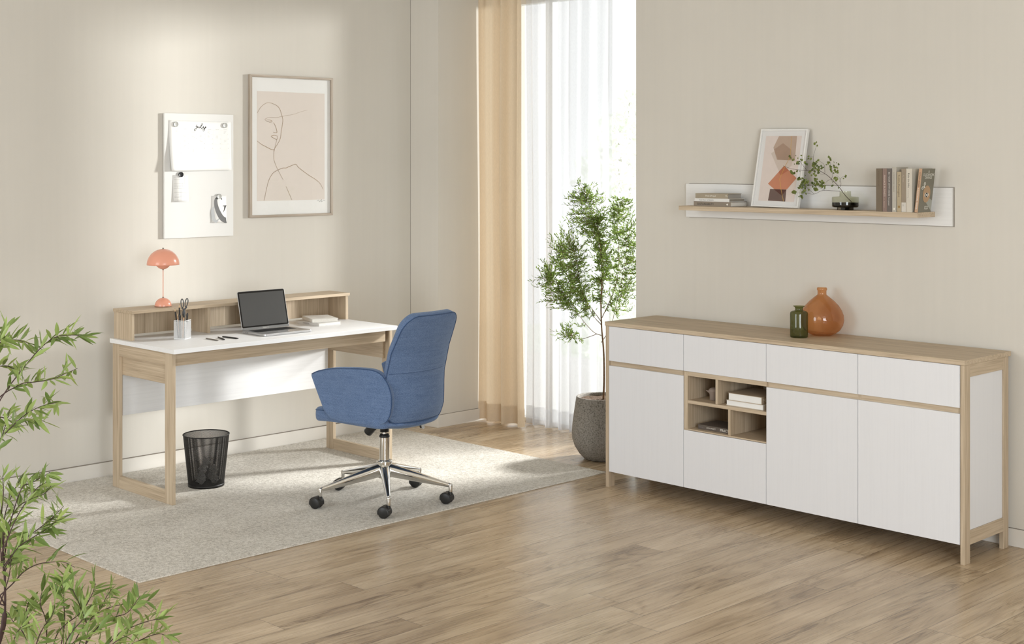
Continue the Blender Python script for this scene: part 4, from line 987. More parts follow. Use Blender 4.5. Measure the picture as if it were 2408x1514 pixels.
for x, y, s_ in LV:
    for q_ in range(3 if s_ > 34 else 2 if s_ > 26 else 1):
        p = bp(x + rr_.uniform(-14, 14) * q_, y + rr_.uniform(-16, 16) * q_, rr_.uniform(0.0, 0.05) if x > 1000 else rr_.uniform(0.04, 0.06))
        an = rr_.uniform(0, 2 * PI); ax = (RT * math.cos(an) + Vector((0, 0, 1)) * math.sin(an) + FW * rr_.uniform(-0.3, 0.3)).normalized()
        nm = (-FW + RT * rr_.uniform(-0.8, 0.8) + Vector((0, 0, rr_.uniform(-0.6, 0.8)))).normalized()
        nm = (nm - ax * nm.dot(ax)).normalized(); vleaf(mb, p, s_ / 6.58 / 497 * 1.12, ax, nm)
mb.build('leaves', M_LEAF3, br, smooth=True)

# upright books at the right: spine faces -x, cover faces -y
def upright(label, yl, yr, H_, cover, x0=5.742, dp=0.105, tilt=0, spinecol=None, pages=M_PAGES):
    """yl > yr (left edge, right edge); returns Empty whose local x runs up the spine"""
    o = thing('book', label, 'book', (x0, yl, ZS), 0, 'books standing upright on the wall shelf'); T = yl - yr
    o.rotation_euler = (tilt, 0, 0); t = 0.0008
    MB().box(0, -t, 0, dp, 0, H_).box(0, -T, 0, dp, -T + t, H_).build('cover', cover, o, bevel=0.0003)
    MB().box(-0.0003, -T, 0, 0.0008, 0, H_).build('spine', spinecol or cover, o, bevel=0.0005)
    MB().box(0.0008, -T + t, 0.001, dp - 0.001, -t, H_ - 0.001).build('page_block', pages, o)
    return o, T
def spine_text(o, s, size, m, z, T, rx=0.3):
    return text(s, size, m, o, (-0.0007, -T * 0.30, z), (0, 0, -1), (0, -1, 0), 'spine_lettering')
U = [('brown book standing leftmost in the upright row', 3.416, 3.3845, 0.1975, (112, 98, 80), 'A DOLL\'S HOUSE', (96, 80, 62), 0.009, 0.186),
     ('dusty mauve book standing second from the left in the row', 3.3825, 3.3605, 0.1975, (136, 114, 104), 'MANAGE BUSINESS', (214, 196, 184), 0.0115, 0.168),
     ('dark grey book with be your own boss spine title', 3.3600, 3.3345, 0.1975, (104, 96, 90), 'BE YOUR OWN BOSS', (206, 200, 192), 0.0115, 0.182),
     ('tallest pale grey book in the upright row', 3.3335, 3.3125, 0.2035, (182, 176, 164), 'A CLOCKWORK ORANGE', (118, 108, 96), 0.0075, 0.180),
     ('shorter beige book with a small emblem at its spine foot', 3.3095, 3.2875, 0.1835, (176, 160, 132), 'To Kill a Mockingbird', (88, 72, 50), 0.0115, 0.170),
     ('taupe book with pale lower spine in the upright row', 3.2865, 3.2640, 0.1965, (148, 134, 116), 'A.J. Finn', (186, 170, 150), 0.010, 0.170),
     ('cream book with ride the bike spine title', 3.2630, 3.2340, 0.1975, (206, 198, 184), 'Ride the bike', (84, 74, 64), 0.0125, 0.178)]
for i, (lab, yl, yr, H_, col, tt, tc, sz, zt) in enumerate(U):
    o, T = upright(lab, yl, yr, H_, cm('book_cover_%d' % i, *col), pages=cm('bookpages_%d' % i, 214, 208, 198))
    spine_text(o, tt, sz, cm('spine_ink_%d' % i, *tc), zt, T)
    if i == 4:
        em = MB(); em.v = [(-0.0007, -T / 2 + 0.005 * math.cos(a * PI / 6), 0.024 + 0.006 * math.sin(a * PI / 6)) for a in range(12)]; em.f = [tuple(range(12))]; em.build('emblem', cm('emblem_gold', 150, 120, 66), o)
    if i == 5: MB().box(-0.0006, -T + 0.0005, 0.001, -0.0003, -0.0005, 0.044).build('lower_band', cm('pale_band', 206, 200, 190), o); text('ed.', 0.008, cm('dim_ink', 120, 110, 98), o, (-0.0009, -T * .3, 0.036), (0, 0, -1), (0, -1, 0), 'small_lettering')
    if i == 6: spine_text(o, 'Freewheeling', 0.0075, cm('faint_ink', 168, 158, 146), 0.105, T)
    if i == 1: spine_text(o, 'II   Newman', 0.0085, cm('mauve_ink', 190, 172, 160), 0.060, T)
    if i == 2: spine_text(o, 'Tom Jonson', 0.008, M_CREAM, 0.068, T)
    if i == 3:
        em = MB(); em.v = [(-0.0007, -T / 2 + 0.004 * math.cos(a * PI / 6), 0.014 + 0.005 * math.sin(a * PI / 6)) for a in range(12)]; em.f = [tuple(range(12))]; em.build('oval_mark', M_CREAM, o)
# leaning green grey paperback
M_GG = cm('green_grey_cover', 122, 118, 104); M_OS = cm('peach_spine', 192, 156, 126)
TL = 0.0155; HL = 0.1985; DPL = 0.118; til = math.radians(6.8)
o, T = upright('green grey paperback with orange disc leaning at the row end', 3.2215, 3.2215 - TL, HL, M_GG, x0=5.742, dp=DPL, tilt=til, spinecol=M_OS)
o.location.z += 0.0019; o.rotation_euler = (til, 0, 0.0)
text('ANTHONY BURGESS', 0.0090, cm('brown_ink', 100, 66, 40), o, (-0.0007, -T * 0.28, 0.182), (0, 0, -1), (0, -1, 0), 'spine_lettering', sx=0.8)
text('A CLOCKWORK ORANGE', 0.0095, M_CREAM, o, (-0.0007, -T * 0.28, 0.110), (0, 0, -1), (0, -1, 0), 'spine_lettering', sx=0.85)
yc_ = -T - 0.0006
cov = lambda a, b, e=0.0: Vector((a * DPL, yc_ - e, HL * b))
for s_, z_, sz in (('A', 0.905, 0.017), ('CLOCKWORK', 0.835, 0.0165), ('ORANGE', 0.770, 0.0165), ('anthony', 0.115, 0.0120), ('burgess', 0.072, 0.0120)):
    xx = 0.53 if z_ > 0.5 else 0.60
    text(s_, sz, M_CREAM, o, cov(xx, z_), (1, 0, 0), (0, 0, 1), 'cover_lettering', 'CENTER', sx=0.92)
def disc(cx, cz, rx, rz, m, nm, e, n=40, par=None):
    mb = MB(); mb.v = [tuple(cov(cx + rx * math.cos(2 * PI * i / n), cz + rz * math.sin(2 * PI * i / n), e)) for i in range(n)]; mb.f = [tuple(range(n))]; mb.build(nm, m, o)
mb = MB(); mb.v = [tuple(cov(*p, 0.0)) for p in ((0.72, 0.33), (0.99, 0.27), (0.99, 0.02), (0.55, 0.22))]; mb.f = [(0, 1, 2, 3)]; mb.build('pale_wedge', cm('pale_wedge', 162, 162, 152), o)
disc(0.52, 0.42, 0.28, 0.195, cm('orange_disc', 178, 146, 112), 'orange_disc', 0.0002)
disc(0.52, 0.40, 0.145, 0.055, M_CREAM, 'pale_oval', 0.0004); disc(0.52, 0.40, 0.085, 0.055, M_INK, 'dark_ring', 0.0006); disc(0.52, 0.40, 0.04, 0.026, M_CREAM, 'ring_centre', 0.0008)
mb = MB()
for cx, cz in ((0.30, 0.655), (0.17, 0.56)): mb.tube([cov(cx + 0.055 * math.cos(a * PI / 8), cz + 0.033 * math.sin(a * PI / 8), 0.0005) for a in range(16)], 0.0013, 4, closed=True)
ribbon(mb, [(0.24 * DPL, 0.61 * HL), (0.34 * DPL, 0.56 * HL)], 0.006, lambda a, b: Vector((a, yc_ - 0.0004, b))); mb.build('key_shape', M_CREAM, o)

# ------------------------------------------------------------------ office chair
CHX, CHY, PHI = 4.455, 5.395, math.radians(6)
ch = thing('office_chair', 'blue upholstered swivel office chair with chrome star base on the rug', 'chair', (CHX, CHY, RZ), PHI)
def pad(fn, nu, nv, th, p=5.0, ex=2.2, nfn=None):
    """upholstered pad around the surface fn(u, v), u,v in 0..1, rounded towards its rim"""
    mb = MB(); top = []; bot = []; eps = 1e-3
    def prof(t): return max(0.0, 1 - abs(2 * t - 1) ** p) ** (1 / ex)
    # concentrate samples near the rim
    s = lambda i, n: 0.5 - 0.5 * math.cos(PI * i / n)
    for j in range(nv + 1):
        for i in range(nu + 1):
            u, v = s(i, nu), s(j, nv); c = fn(u, v)
            du = fn(min(1, u + eps), v) - fn(max(0, u - eps), v); dv = fn(u, min(1, v + eps)) - fn(u, max(0, v - eps))
            n = nfn(c) if nfn else du.cross(dv).normalized()
            h = th * 0.5 * prof(u) * prof(v)
            top.append(c + n * h); bot.append(c - n * h)
    N = (nu + 1) * (nv + 1); mb.v = [tuple(q) for q in top]; idx = {}
    for j in range(nv + 1):
        for i in range(nu + 1):
            k = j * (nu + 1) + i
            if i in (0, nu) or j in (0, nv): idx[k] = k
            else: idx[k] = len(mb.v); mb.v.append(tuple(bot[k]))
    for j in range(nv):
        for i in range(nu):
            a = j * (nu + 1) + i; q = (a, a + 1, a + nu + 2, a + nu + 1); mb.f.append(q); mb.f.append(tuple(idx[t] for t in reversed(q)))
    return mb
# local frame: +y forward (to the desk), +x chair's right, z up from the rug
Z0 = RZ
def back_hw(z):
    P_ = [(0.43, 0.172), (0.50, 0.192), (0.56, 0.199), (0.70, 0.200), (0.79, 0.198), (0.90, 0.187), (0.935, 0.178), (0.97, 0.166)]
    for (a, b), (c, d) in zip(P_, P_[1:]):
        if z <= c: return b + (d - b) * (z - a) / (c - a)
    return P_[-1][1]
def back_y(z):
    P_ = [(0.43, -0.228), (0.50, -0.243), (0.60, -0.238), (0.66, -0.238), (0.79, -0.265), (0.90, -0.308), (0.97, -0.340)]
    for (a, b), (c, d) in zip(P_, P_[1:]):
        if z <= c: return b + (d - b) * (z - a) / (c - a)
    return P_[-1][1]
ZBt, ZTp = 0.438, 0.968
def back_surf(x, z):
    v = (z - ZBt) / (ZTp - ZBt); q = min(1.2, abs(x) / 0.2)
    return back_y(min(max(z, 0.43), 0.97)) + 0.060 * (1 - 0.45 * v) * q * q - 0.010 * max(0, 1 - q * q) * math.sin(PI * min(1, max(0, v)))
def backf(u, v):
    z = ZBt + (ZTp - ZBt) * v; hw_ = back_hw(min(max(z, 0.43), 0.97)); r = 0.060; r2 = 0.040
    if z > ZTp - r: t = min(1, (z - (ZTp - r)) / r); hw_ -= r * (1 - math.sqrt(max(0, 1 - t * t)))
    if z < ZBt + r2: t = min(1, ((ZBt + r2) - z) / r2); hw_ -= r2 * (1 - math.sqrt(max(0, 1 - t * t)))
    x = (2 * u - 1) * hw_
    return Vector((x, back_surf(x, z), z - Z0))
def backn(c):
    x, z = c.x, c.z + Z0; e = 0.004
    return Vector((-(back_surf(x + e, z) - back_surf(x - e, z)) / (2 * e), 1, -(back_surf(x, z + e) - back_surf(x, z - e)) / (2 * e) * 0.8)).normalized()
bk = pad(backf, 32, 44, 0.050, 60, 2.0, backn).build('backrest', M_BLUE, ch, smooth=True, sub=1)
rim = [backf(0.012, 0.02 + 0.96 * i / 40) for i in range(41)] + [backf(0.03 + 0.94 * i / 20, 0.9925) for i in range(21)] + [backf(0.988, 0.98 - 0.96 * i / 40) for i in range(41)] + [backf(0.97 - 0.94 * i / 20, 0.0075) for i in range(21)]
rim = [p - backn(p) * 0.0235 for p in rim]
MB().tube(rim, 0.0026, 6, closed=True).build('piping', M_BLUED, bk, smooth=True)
seam = [backf(0.03 + 0.94 * i / 30, 0.462) for i in range(31)]
MB().tube([p - backn(p) * 0.0248 for p in seam], 0.0011, 5).build('seam', M_BLUED, bk, smooth=True)

def coons(bot, top, lef, rig):
    def ev(P_, t):
        n = len(P_) - 1; f = min(t * n, n - 1e-9); k = int(f); q = f - k
        a = P_[k - 1] if k else P_[0] * 2 - P_[1]; b, c = P_[k], P_[k + 1]; d = P_[k + 2] if k + 2 <= n else P_[n] * 2 - P_[n - 1]
        return 0.5 * ((2 * b) + (c - a) * q + (2 * a - 5 * b + 4 * c - d) * q * q + (3 * b - a - 3 * c + d) * q ** 3)
    bot, top, lef, rig = ([Vector(p) for p in P_] for P_ in (bot, top, lef, rig))
    def fn(u, v):
        Lc = ev(bot, u) * (1 - v) + ev(top, u) * v; Rc = ev(lef, v) * (1 - u) + ev(rig, v) * u
        Bl = bot[0] * (1 - u) * (1 - v) + bot[-1] * u * (1 - v) + top[0] * (1 - u) * v + top[-1] * u * v
        return Lc + Rc - Bl
    return fn
# arm shells: (y, z) outline, x from a flaring wrap
def armx(y, z):
    x = 0.240 if y > -0.02 else 0.240 - 0.052 * min(1.3, (-0.02 - y) / 0.19) ** 1.5
    return x + 0.006 * (z - 0.55) / 0.1 - 0.02 * max(0, (0.47 - z) / 0.04) ** 2
for sg_ in (-1, 1):
    A = lambda y, z: (sg_ * armx(y, z), y, z - Z0)
    bot_ = [A(0.133, 0.442), A(0.078, 0.434), A(0.005, 0.431), A(-0.085, 0.432), A(-0.144, 0.436), A(-0.188, 0.447)]
    top_ = [A(0.251, 0.643), A(0.188, 0.669), A(0.096, 0.689), A(0.005, 0.699), A(-0.099, 0.704), A(-0.158, 0.698), A(-0.195, 0.677)]
    lef_ = [A(0.133, 0.442), A(0.164, 0.471), A(0.185, 0.507), A(0.220, 0.576), A(0.251, 0.643)]
    rig_ = [A(-0.188, 0.447), A(-0.217, 0.468), A(-0.231, 0.510), A(-0.236, 0.561), A(-0.232, 0.600), A(-0.219, 0.640), A(-0.195, 0.677)]
    if sg_ > 0: bot_, top_, lef_, rig_ = ([(x, y * (0.86 if y < 0 else 1), z) for x, y, z in L_] for L_ in (bot_, top_, lef_, rig_))
    fn = coons(bot_, top_, lef_, rig_)
    
    def armn(c, sg_=sg_):
        y, z = c.y, c.z + Z0; e = 0.004
        return Vector((1, -sg_ * (armx(y + e, z) - armx(y - e, z)) / (2 * e), -sg_ * (armx(y, z + e) - armx(y, z - e)) / (2 * e) * 0.5)).normalized()
    ar = pad(fn, 30, 26, 0.048, 50, 2.0, armn).build('armrest', M_BLUE, ch, smooth=True, sub=1)
    Pp = [fn(0.99, 0.04 + 0.94 * i / 14) for i in range(15)] + [fn(0.97 - 0.93 * i / 20, 0.99) for i in range(21)]
    Pp = [p + armn(p) * (sg_ * 0.0225) for p in Pp]
    MB().tube(Pp, 0.0026, 6).build('piping', M_BLUED, ar, smooth=True)
# seat cushion with rolled front, and the shell below
def rounded(u, v, hw_, y0, y1, rf, rb):
    """rectangle with round corners as a u, v patch"""
    y = y0 + (y1 - y0) * v; w_ = hw_
    if y > y1 - rf: t = (y - (y1 - rf)) / rf; w_ -= rf * (1 - math.sqrt(max(0, 1 - t * t)))
    if y < y0 + rb: t = ((y0 + rb) - y) / rb; w_ -= rb * (1 - math.sqrt(max(0, 1 - t * t)))
    return (2 * u - 1) * w_, y
def seatf(u, v):
    x, y = rounded(u, v, 0.228, -0.20, 0.296, 0.065, 0.08)
    return Vector((x, y - 0.10 * x * x, 0.4445 - 0.012 * max(0, (v - 0.6) / 0.4) ** 2 + 0.05 * x * x - Z0))
up_ = lambda c: Vector((0, 0, 1))
st = pad(seatf, 28, 30, 0.072, 30, 2.2, up_).build('seat', M_BLUE, ch, smooth=True, sub=1)
Pp = [seatf(0.006, 0.55 + 0.43 * i / 14) for i in range(15)] + [seatf(i / 20, 0.994) for i in range(1, 20)] + [seatf(0.994, 0.98 - 0.43 * i / 14) for i in range(15)]
MB().tube([p + Vector((0, 0, 0.022)) for p in Pp], 0.0024, 6).build('piping', M_BLUED, st, smooth=True)
def shellf(u, v):
    x, y = rounded(u, v, 0.205, -0.245, 0.20, 0.10, 0.12)
    return Vector((x, y, 0.413 + 0.50 * x * x + 0.010 * (2 * v - 1) ** 2 - Z0))
sh = pad(shellf, 20, 20, 0.046, 7, 2.0, up_).build('seat_shell', M_BLUE, ch, smooth=True, sub=1)
# mechanism
MB().box(-0.055, -0.07, 0.378, 0.055, 0.09, 0.396).build('mounting_plate', M_BLACK, ch, bevel=0.004)
MB().lathe([(0.022, 0.345), (0.0225, 0.372), (0.034, 0.380), (0.036, 0.390)], 32, cap0=True).build('housing', M_BLACK, ch, smooth=True)
kb = MB().lathe([(0.013, 0.0), (0.014, 0.01), (0.019, 0.03), (0.0225, 0.034), (0.0225, 0.085), (0.019, 0.089), (0.0, 0.089)], 20).build('tension_knob', M_BLACK, ch)
kb.location = (-0.012, 0.040, 0.390); kb.rotation_euler = (math.radians(-133), 0, 0)
lv = MB().tube([(0.0, 0.0, 0.386), (0.19, 0.0, 0.388), (0.238, 0.0, 0.380), (0.252, 0.0, 0.360), (0.266, 0.0, 0.326)], [0.004, 0.004, 0.005, 0.007, 0.006], 10).build('lever_arm', M_BLACK, ch, smooth=True)
MB().prism([(0.249, 0.372), (0.256, 0.370), (0.280, 0.336), (0.282, 0.325), (0.275, 0.318), (0.264, 0.321), (0.256, 0.345)], 'y', -0.011, -0.006).build('lever_paddle', mat('grey_plastic', srgb(186, 184, 180), 0.4, nscale=30), ch, bevel=0.001)
MB().lathe([(0.0135, 0.32), (0.0135, 0.352)], 32).build('piston', M_CHROME, ch, smooth=True)
MB().lathe([(0.0245, 0.318), (0.0262, 0.320), (0.0262, 0.326), (0.0225, 0.329), (0.0225, 0.334), (0.014, 0.335)], 32, cap0=True).build('collar', M_BLACK, ch, smooth=True)
MB().lathe([(0.0245, 0.195), (0.0245, 0.318)], 40).build('column', M_CHROME, ch, smooth=True)
MB().lathe([(0.0, 0.118), (0.030, 0.118), (0.034, 0.122), (0.035, 0.150), (0.037, 0.185), (0.0395, 0.199), (0.038, 0.204), (0.032, 0.205), (0.0285, 0.200), (0.0265, 0.198), (0.0245, 0.199)], 48).build('hub', M_CHROME, ch, smooth=True)
for k in range(5):
    a = math.radians(17.8 + 72 * k) - PHI; e = Vector((math.cos(a), math.sin(a), 0)); q = Vector((-e.y, e.x, 0)); mb = MB(); N = 16; RN = 20
    for i in range(RN + 1):
        t = i / RN; r = 0.026 + (0.338 - 0.026) * t; top = 0.190 - 0.090 * t ** 1.05; hh = 0.052 * (1 - t) ** 0.8 + 0.016; ww = 0.019 * (1 - t) + 0.0095
        for j in range(N):
            an = 2 * PI * j / N; cx = math.cos(an); cz = math.sin(an)
            x_ = math.copysign(abs(cx) ** 0.8, cx) * ww * (1.0 if cz > 0 else 0.92); z_ = top - hh / 2 + math.copysign(abs(cz) ** 0.9, cz) * hh / 2
            p = e * r + q * x_; mb.v.append((p.x, p.y, z_))
    for i in range(RN):
        for j in range(N): j2 = (j + 1) % N; mb.f.append((i * N + j, (i + 1) * N + j, (i + 1) * N + j2, i * N + j2))
    mb.f.append(tuple(RN * N + j for j in range(N)))
    lg = mb.build('leg', M_CHROME, ch, smooth=True)
    c = e * 0.334; MB().lathe([(0.0, 0.060), (0.0098, 0.060), (0.0104, 0.062), (0.0104, 0.096), (0.009, 0.100), (0.0, 0.101)], 24, c=(c.x, c.y)).build('socket', M_CHROME, lg, smooth=True)
    # caster: hood and two wheels, trailing
    ca = math.radians(115 + [0, 8, -6, 5, -5][k]) - PHI; f = Vector((math.cos(ca), math.sin(ca), 0)); s_ = Vector((-f.y, f.x, 0))
    cc = c + f * 0.020 + Vector((0, 0, 0.0285)); 
    cs = D.objects.new('caster', None); COL.objects.link(cs); D.objects.remove(cs)
    hd = MB(); hood = []
    NN = 16
    for w_ in (-0.0215, 0.0215):
        for rr2 in (0.0255, 0.0300):
            for i in range(NN + 1):
                an = math.radians(-20 + 220 * i / NN); p = cc - f * math.cos(an) * rr2 * -1 + Vector((0, 0, math.sin(an) * rr2)) + s_ * w_; hood.append(p)
    hd.v = [tuple(p) for p in hood]; m1 = NN + 1
    for i in range(NN):
        A0, B0, A1, B1 = i, m1 + i, 2 * m1 + i, 3 * m1 + i
        hd.f += [(B0, B0 + 1, B1 + 1, B1), (A0 + 1, A0, A1, A1 + 1), (A0, A0 + 1, B0 + 1, B0), (B1, B1 + 1, A1 + 1, A1)]
    hd.tube([c + Vector((0, 0, 0.045)), c + Vector((0, 0, 0.063))], 0.0098, 12)
    hdo = hd.build('caster', M_BLACK, ch, smooth=False)
    for w_ in (-0.0125, 0.0125):
        wh = MB(); n_ = 28; rim_ = [(0.0, 0.0105), (0.0225, 0.0105), (0.0265, 0.0085), (0.0280, 0.005), (0.0280, -0.005), (0.0265, -0.0085), (0.0, -0.0085)]
        for r_, o_ in rim_:
            for i in range(n_):
                an = 2 * PI * i / n_; p = cc + f * math.cos(an) * r_ + Vector((0, 0, math.sin(an) * r_)) + s_ * (w_ + o_ * (1 if w_ > 0 else -1)); wh.v.append(tuple(p))
        for j in range(len(rim_) - 1):
            for i in range(n_): i2 = (i + 1) % n_; wh.f.append((j * n_ + i, j * n_ + i2, (j + 1) * n_ + i2, (j + 1) * n_ + i))
        wh.build('wheel', M_BLACK, hdo, smooth=True)

# ------------------------------------------------------------------ indoor tree in the concrete pot
PX, PY = 5.982, 5.312
tr = thing('potted_tree', 'slender small leaved tree in a speckled grey concrete pot by the window', 'plant', (PX, PY, 0))
MB().lathe([(0.0, 0.0), (0.085, 0.0), (0.105, 0.008), (0.130, 0.035), (0.155, 0.075), (0.170, 0.120), (0.172, 0.150), (0.168, 0.200), (0.160, 0.260), (0.151, 0.320), (0.146, 0.352), (0.1435, 0.356), (0.137, 0.356), (0.134, 0.350), (0.132, 0.320)], 72).build('pot', M_CONC, tr, smooth=True)
mb = MB(); n_ = 20
for j in range(n_ + 1):
    for i in range(48):
        r_ = 0.135 * j / n_; a = 2 * PI * i / 48; mb.v.append((r_ * math.cos(a), r_ * math.sin(a), 0.338 + 0.006 * noise.noise(Vector((r_ * math.cos(a) * 60, r_ * math.sin(a) * 60, 0)))))
for j in range(n_):
    for i in range(48): i2 = (i + 1) % 48; mb.f.append((j * 48 + i, (j + 1) * 48 + i, (j + 1) * 48 + i2, j * 48 + i2))
mb.build('soil', M_SOIL, tr, smooth=False)
def L3(a, b, z): return RT * a + FW * b + Vector((0, 0, z))   # a: sideways, b: away
def grow(root, trunk_pts, trunk_r, mains, ells, ntwig, leafL, leafW, leaf_m, bark, seed, ok=None, twig_len=0.12, per=11, twr=0.0007, nmain=3, name='foliage', avoid_inner=0.0):
    rn = random.Random(seed); wood_ = MB(); skel = []
    Tp = pts_curve(trunk_pts, 8); wood_.tube(Tp, [trunk_r[0] + (trunk_r[1] - trunk_r[0]) * i / len(Tp) for i in range(len(Tp))], 10)
    for M_ in mains:
        Mp = pts_curve(M_, 8); wood_.tube(Mp, [0.0021 * (1 - 0.75 * i / len(Mp)) for i in range(len(Mp))], 6); skel += Mp[3:]
    skel += Tp[len(Tp) // 2:]
    lf = MB(); tw = MB()
    tot = sum(w for *_, w in ells)
    for _ in range(ntwig):
        q = rn.uniform(0, tot); 
        for (ca, cb, cz, ra, rb, rz, w) in ells:
            q -= w
            if q <= 0: break
        for _t in range(20):
            d = Vector((rn.gauss(0, 1), rn.gauss(0, 1), rn.gauss(0, 1))).normalized() * rn.uniform(0.25, 1) ** 0.5
            tip = L3(ca + ra * d.x, cb + rb * d.y, cz + rz * d.z)
            if ok is None or ok(tip): break
        else: continue
        s0 = min(skel, key=lambda p: (p - tip).length + 0.5 * max(0, p.z - tip.z))
        mid = s0.lerp(tip, 0.5) + Vector((rn.uniform(-.02, .02), rn.uniform(-.02, .02), rn.uniform(-.03, .01)))
        path = pts_curve([s0, mid, tip], 6); tw.tube(path, [twr * 1.5 * (1 - 0.6 * i / len(path)) for i in range(len(path))], 4, caps=False)
        ln = sum((path[i + 1] - path[i]).length for i in range(len(path) - 1)); fr_ = min(1, twig_len / max(ln, 1e-4))
        for k in range(per):
            t = 1 - fr_ * k / per; f = t * (len(path) - 1); i = min(int(f), len(path) - 2); p = path[i].lerp(path[i + 1], f - i); dr = (path[i + 1] - path[i]).normalized()
            out = Vector((rn.gauss(0, 1), rn.gauss(0, 1), rn.gauss(0, 1))); out = (out - dr * out.dot(dr)).normalized()
            dd = (dr * 0.9 + out * rn.uniform(0.5, 1.0) + Vector((0, 0, 0.25))).normalized()
            nrm = Vector((rn.gauss(0, 1), rn.gauss(0, 1), rn.gauss(0, 1)))
            if ok is not None and not ok(p + dd * leafL): continue
            lf.leaf(p, dd, nrm, leafL * rn.uniform(0.7, 1.15), leafW * rn.uniform(0.8, 1.15), rn.uniform(0, 0.25))
    wood_.build('trunk', bark, root, smooth=True); tw.build('twigs', bark, root, smooth=True); lf.build(name, leaf_m, root, smooth=True)
def okt(p):
    x, y = PX + p.x, PY + p.y
    return x < 6.25 and not (x > 5.88 and y < 5.035) and y > 4.90
grow(tr, [L3(0.008, 0, 0.33), L3(0.012, 0.0, 0.45), L3(0.010, 0.0, 0.60), L3(-0.002, 0, 0.75), L3(-0.006, 0.0, 0.90), L3(0.0, 0.0, 1.05), L3(-0.01, 0.0, 1.20), L3(-0.03, 0.0, 1.36)], (0.0058, 0.0018),
     [[L3(-0.004, 0, 0.70), L3(-0.05, 0.02, 0.72), L3(-0.12, 0.02, 0.80), L3(-0.20, 0.0, 0.92), L3(-0.28, 0, 1.02)],
      [L3(-0.004, 0, 0.76), L3(-0.06, -0.02, 0.83), L3(-0.12, -0.05, 0.98), L3(-0.16, -0.05, 1.18)],
      [L3(-0.005, 0, 0.78), L3(-0.08, 0.05, 0.88), L3(-0.18, 0.08, 1.0), L3(-0.22, 0.1, 1.15)],
      [L3(-0.002, 0, 0.92), L3(0.01, 0.02, 1.05), L3(0.0, 0.03, 1.2), L3(-0.05, 0.02, 1.42), L3(-0.12, 0.0, 1.56)],
      [L3(-0.004, 0, 0.66), L3(0.05, 0.03, 0.74), L3(0.08, 0.03, 0.86), L3(0.12, 0.02, 1.05), L3(0.15, 0, 1.3)],
      [L3(0.0, 0, 0.80), L3(0.07, 0.04, 0.95), L3(0.10, 0.06, 1.1), L3(0.09, 0.04, 1.38), L3(0.12, 0.02, 1.48)],
      [L3(-0.03, 0.02, 0.705), L3(-0.08, 0.0, 0.690), L3(-0.12, 0, 0.68), L3(-0.17, 0, 0.70)]],
     [(-0.13, 0.0, 1.14, 0.21, 0.20, 0.27, 3.2), (0.0, 0.0, 1.22, 0.16, 0.15, 0.22, 1.0), (-0.25, 0.0, 1.00, 0.16, 0.15, 0.17, 1.9), (0.10, 0.02, 1.12, 0.16, 0.16, 0.32, 2.4), (-0.08, 0.0, 1.42, 0.15, 0.14, 0.16, 1.2), (-0.13, 0.0, 1.53, 0.06, 0.05, 0.07, 0.10),
      (0.10, 0.0, 1.42, 0.10, 0.1, 0.08, 0.5), (-0.20, 0.0, 0.72, 0.10, 0.08, 0.07, 0.35), (-0.12, 0, 0.90, 0.14, 0.12, 0.10, 0.7)],
     1050, 0.0240, 0.0054, M_LEAF1, M_BARK, 3, okt, 0.13, 11)

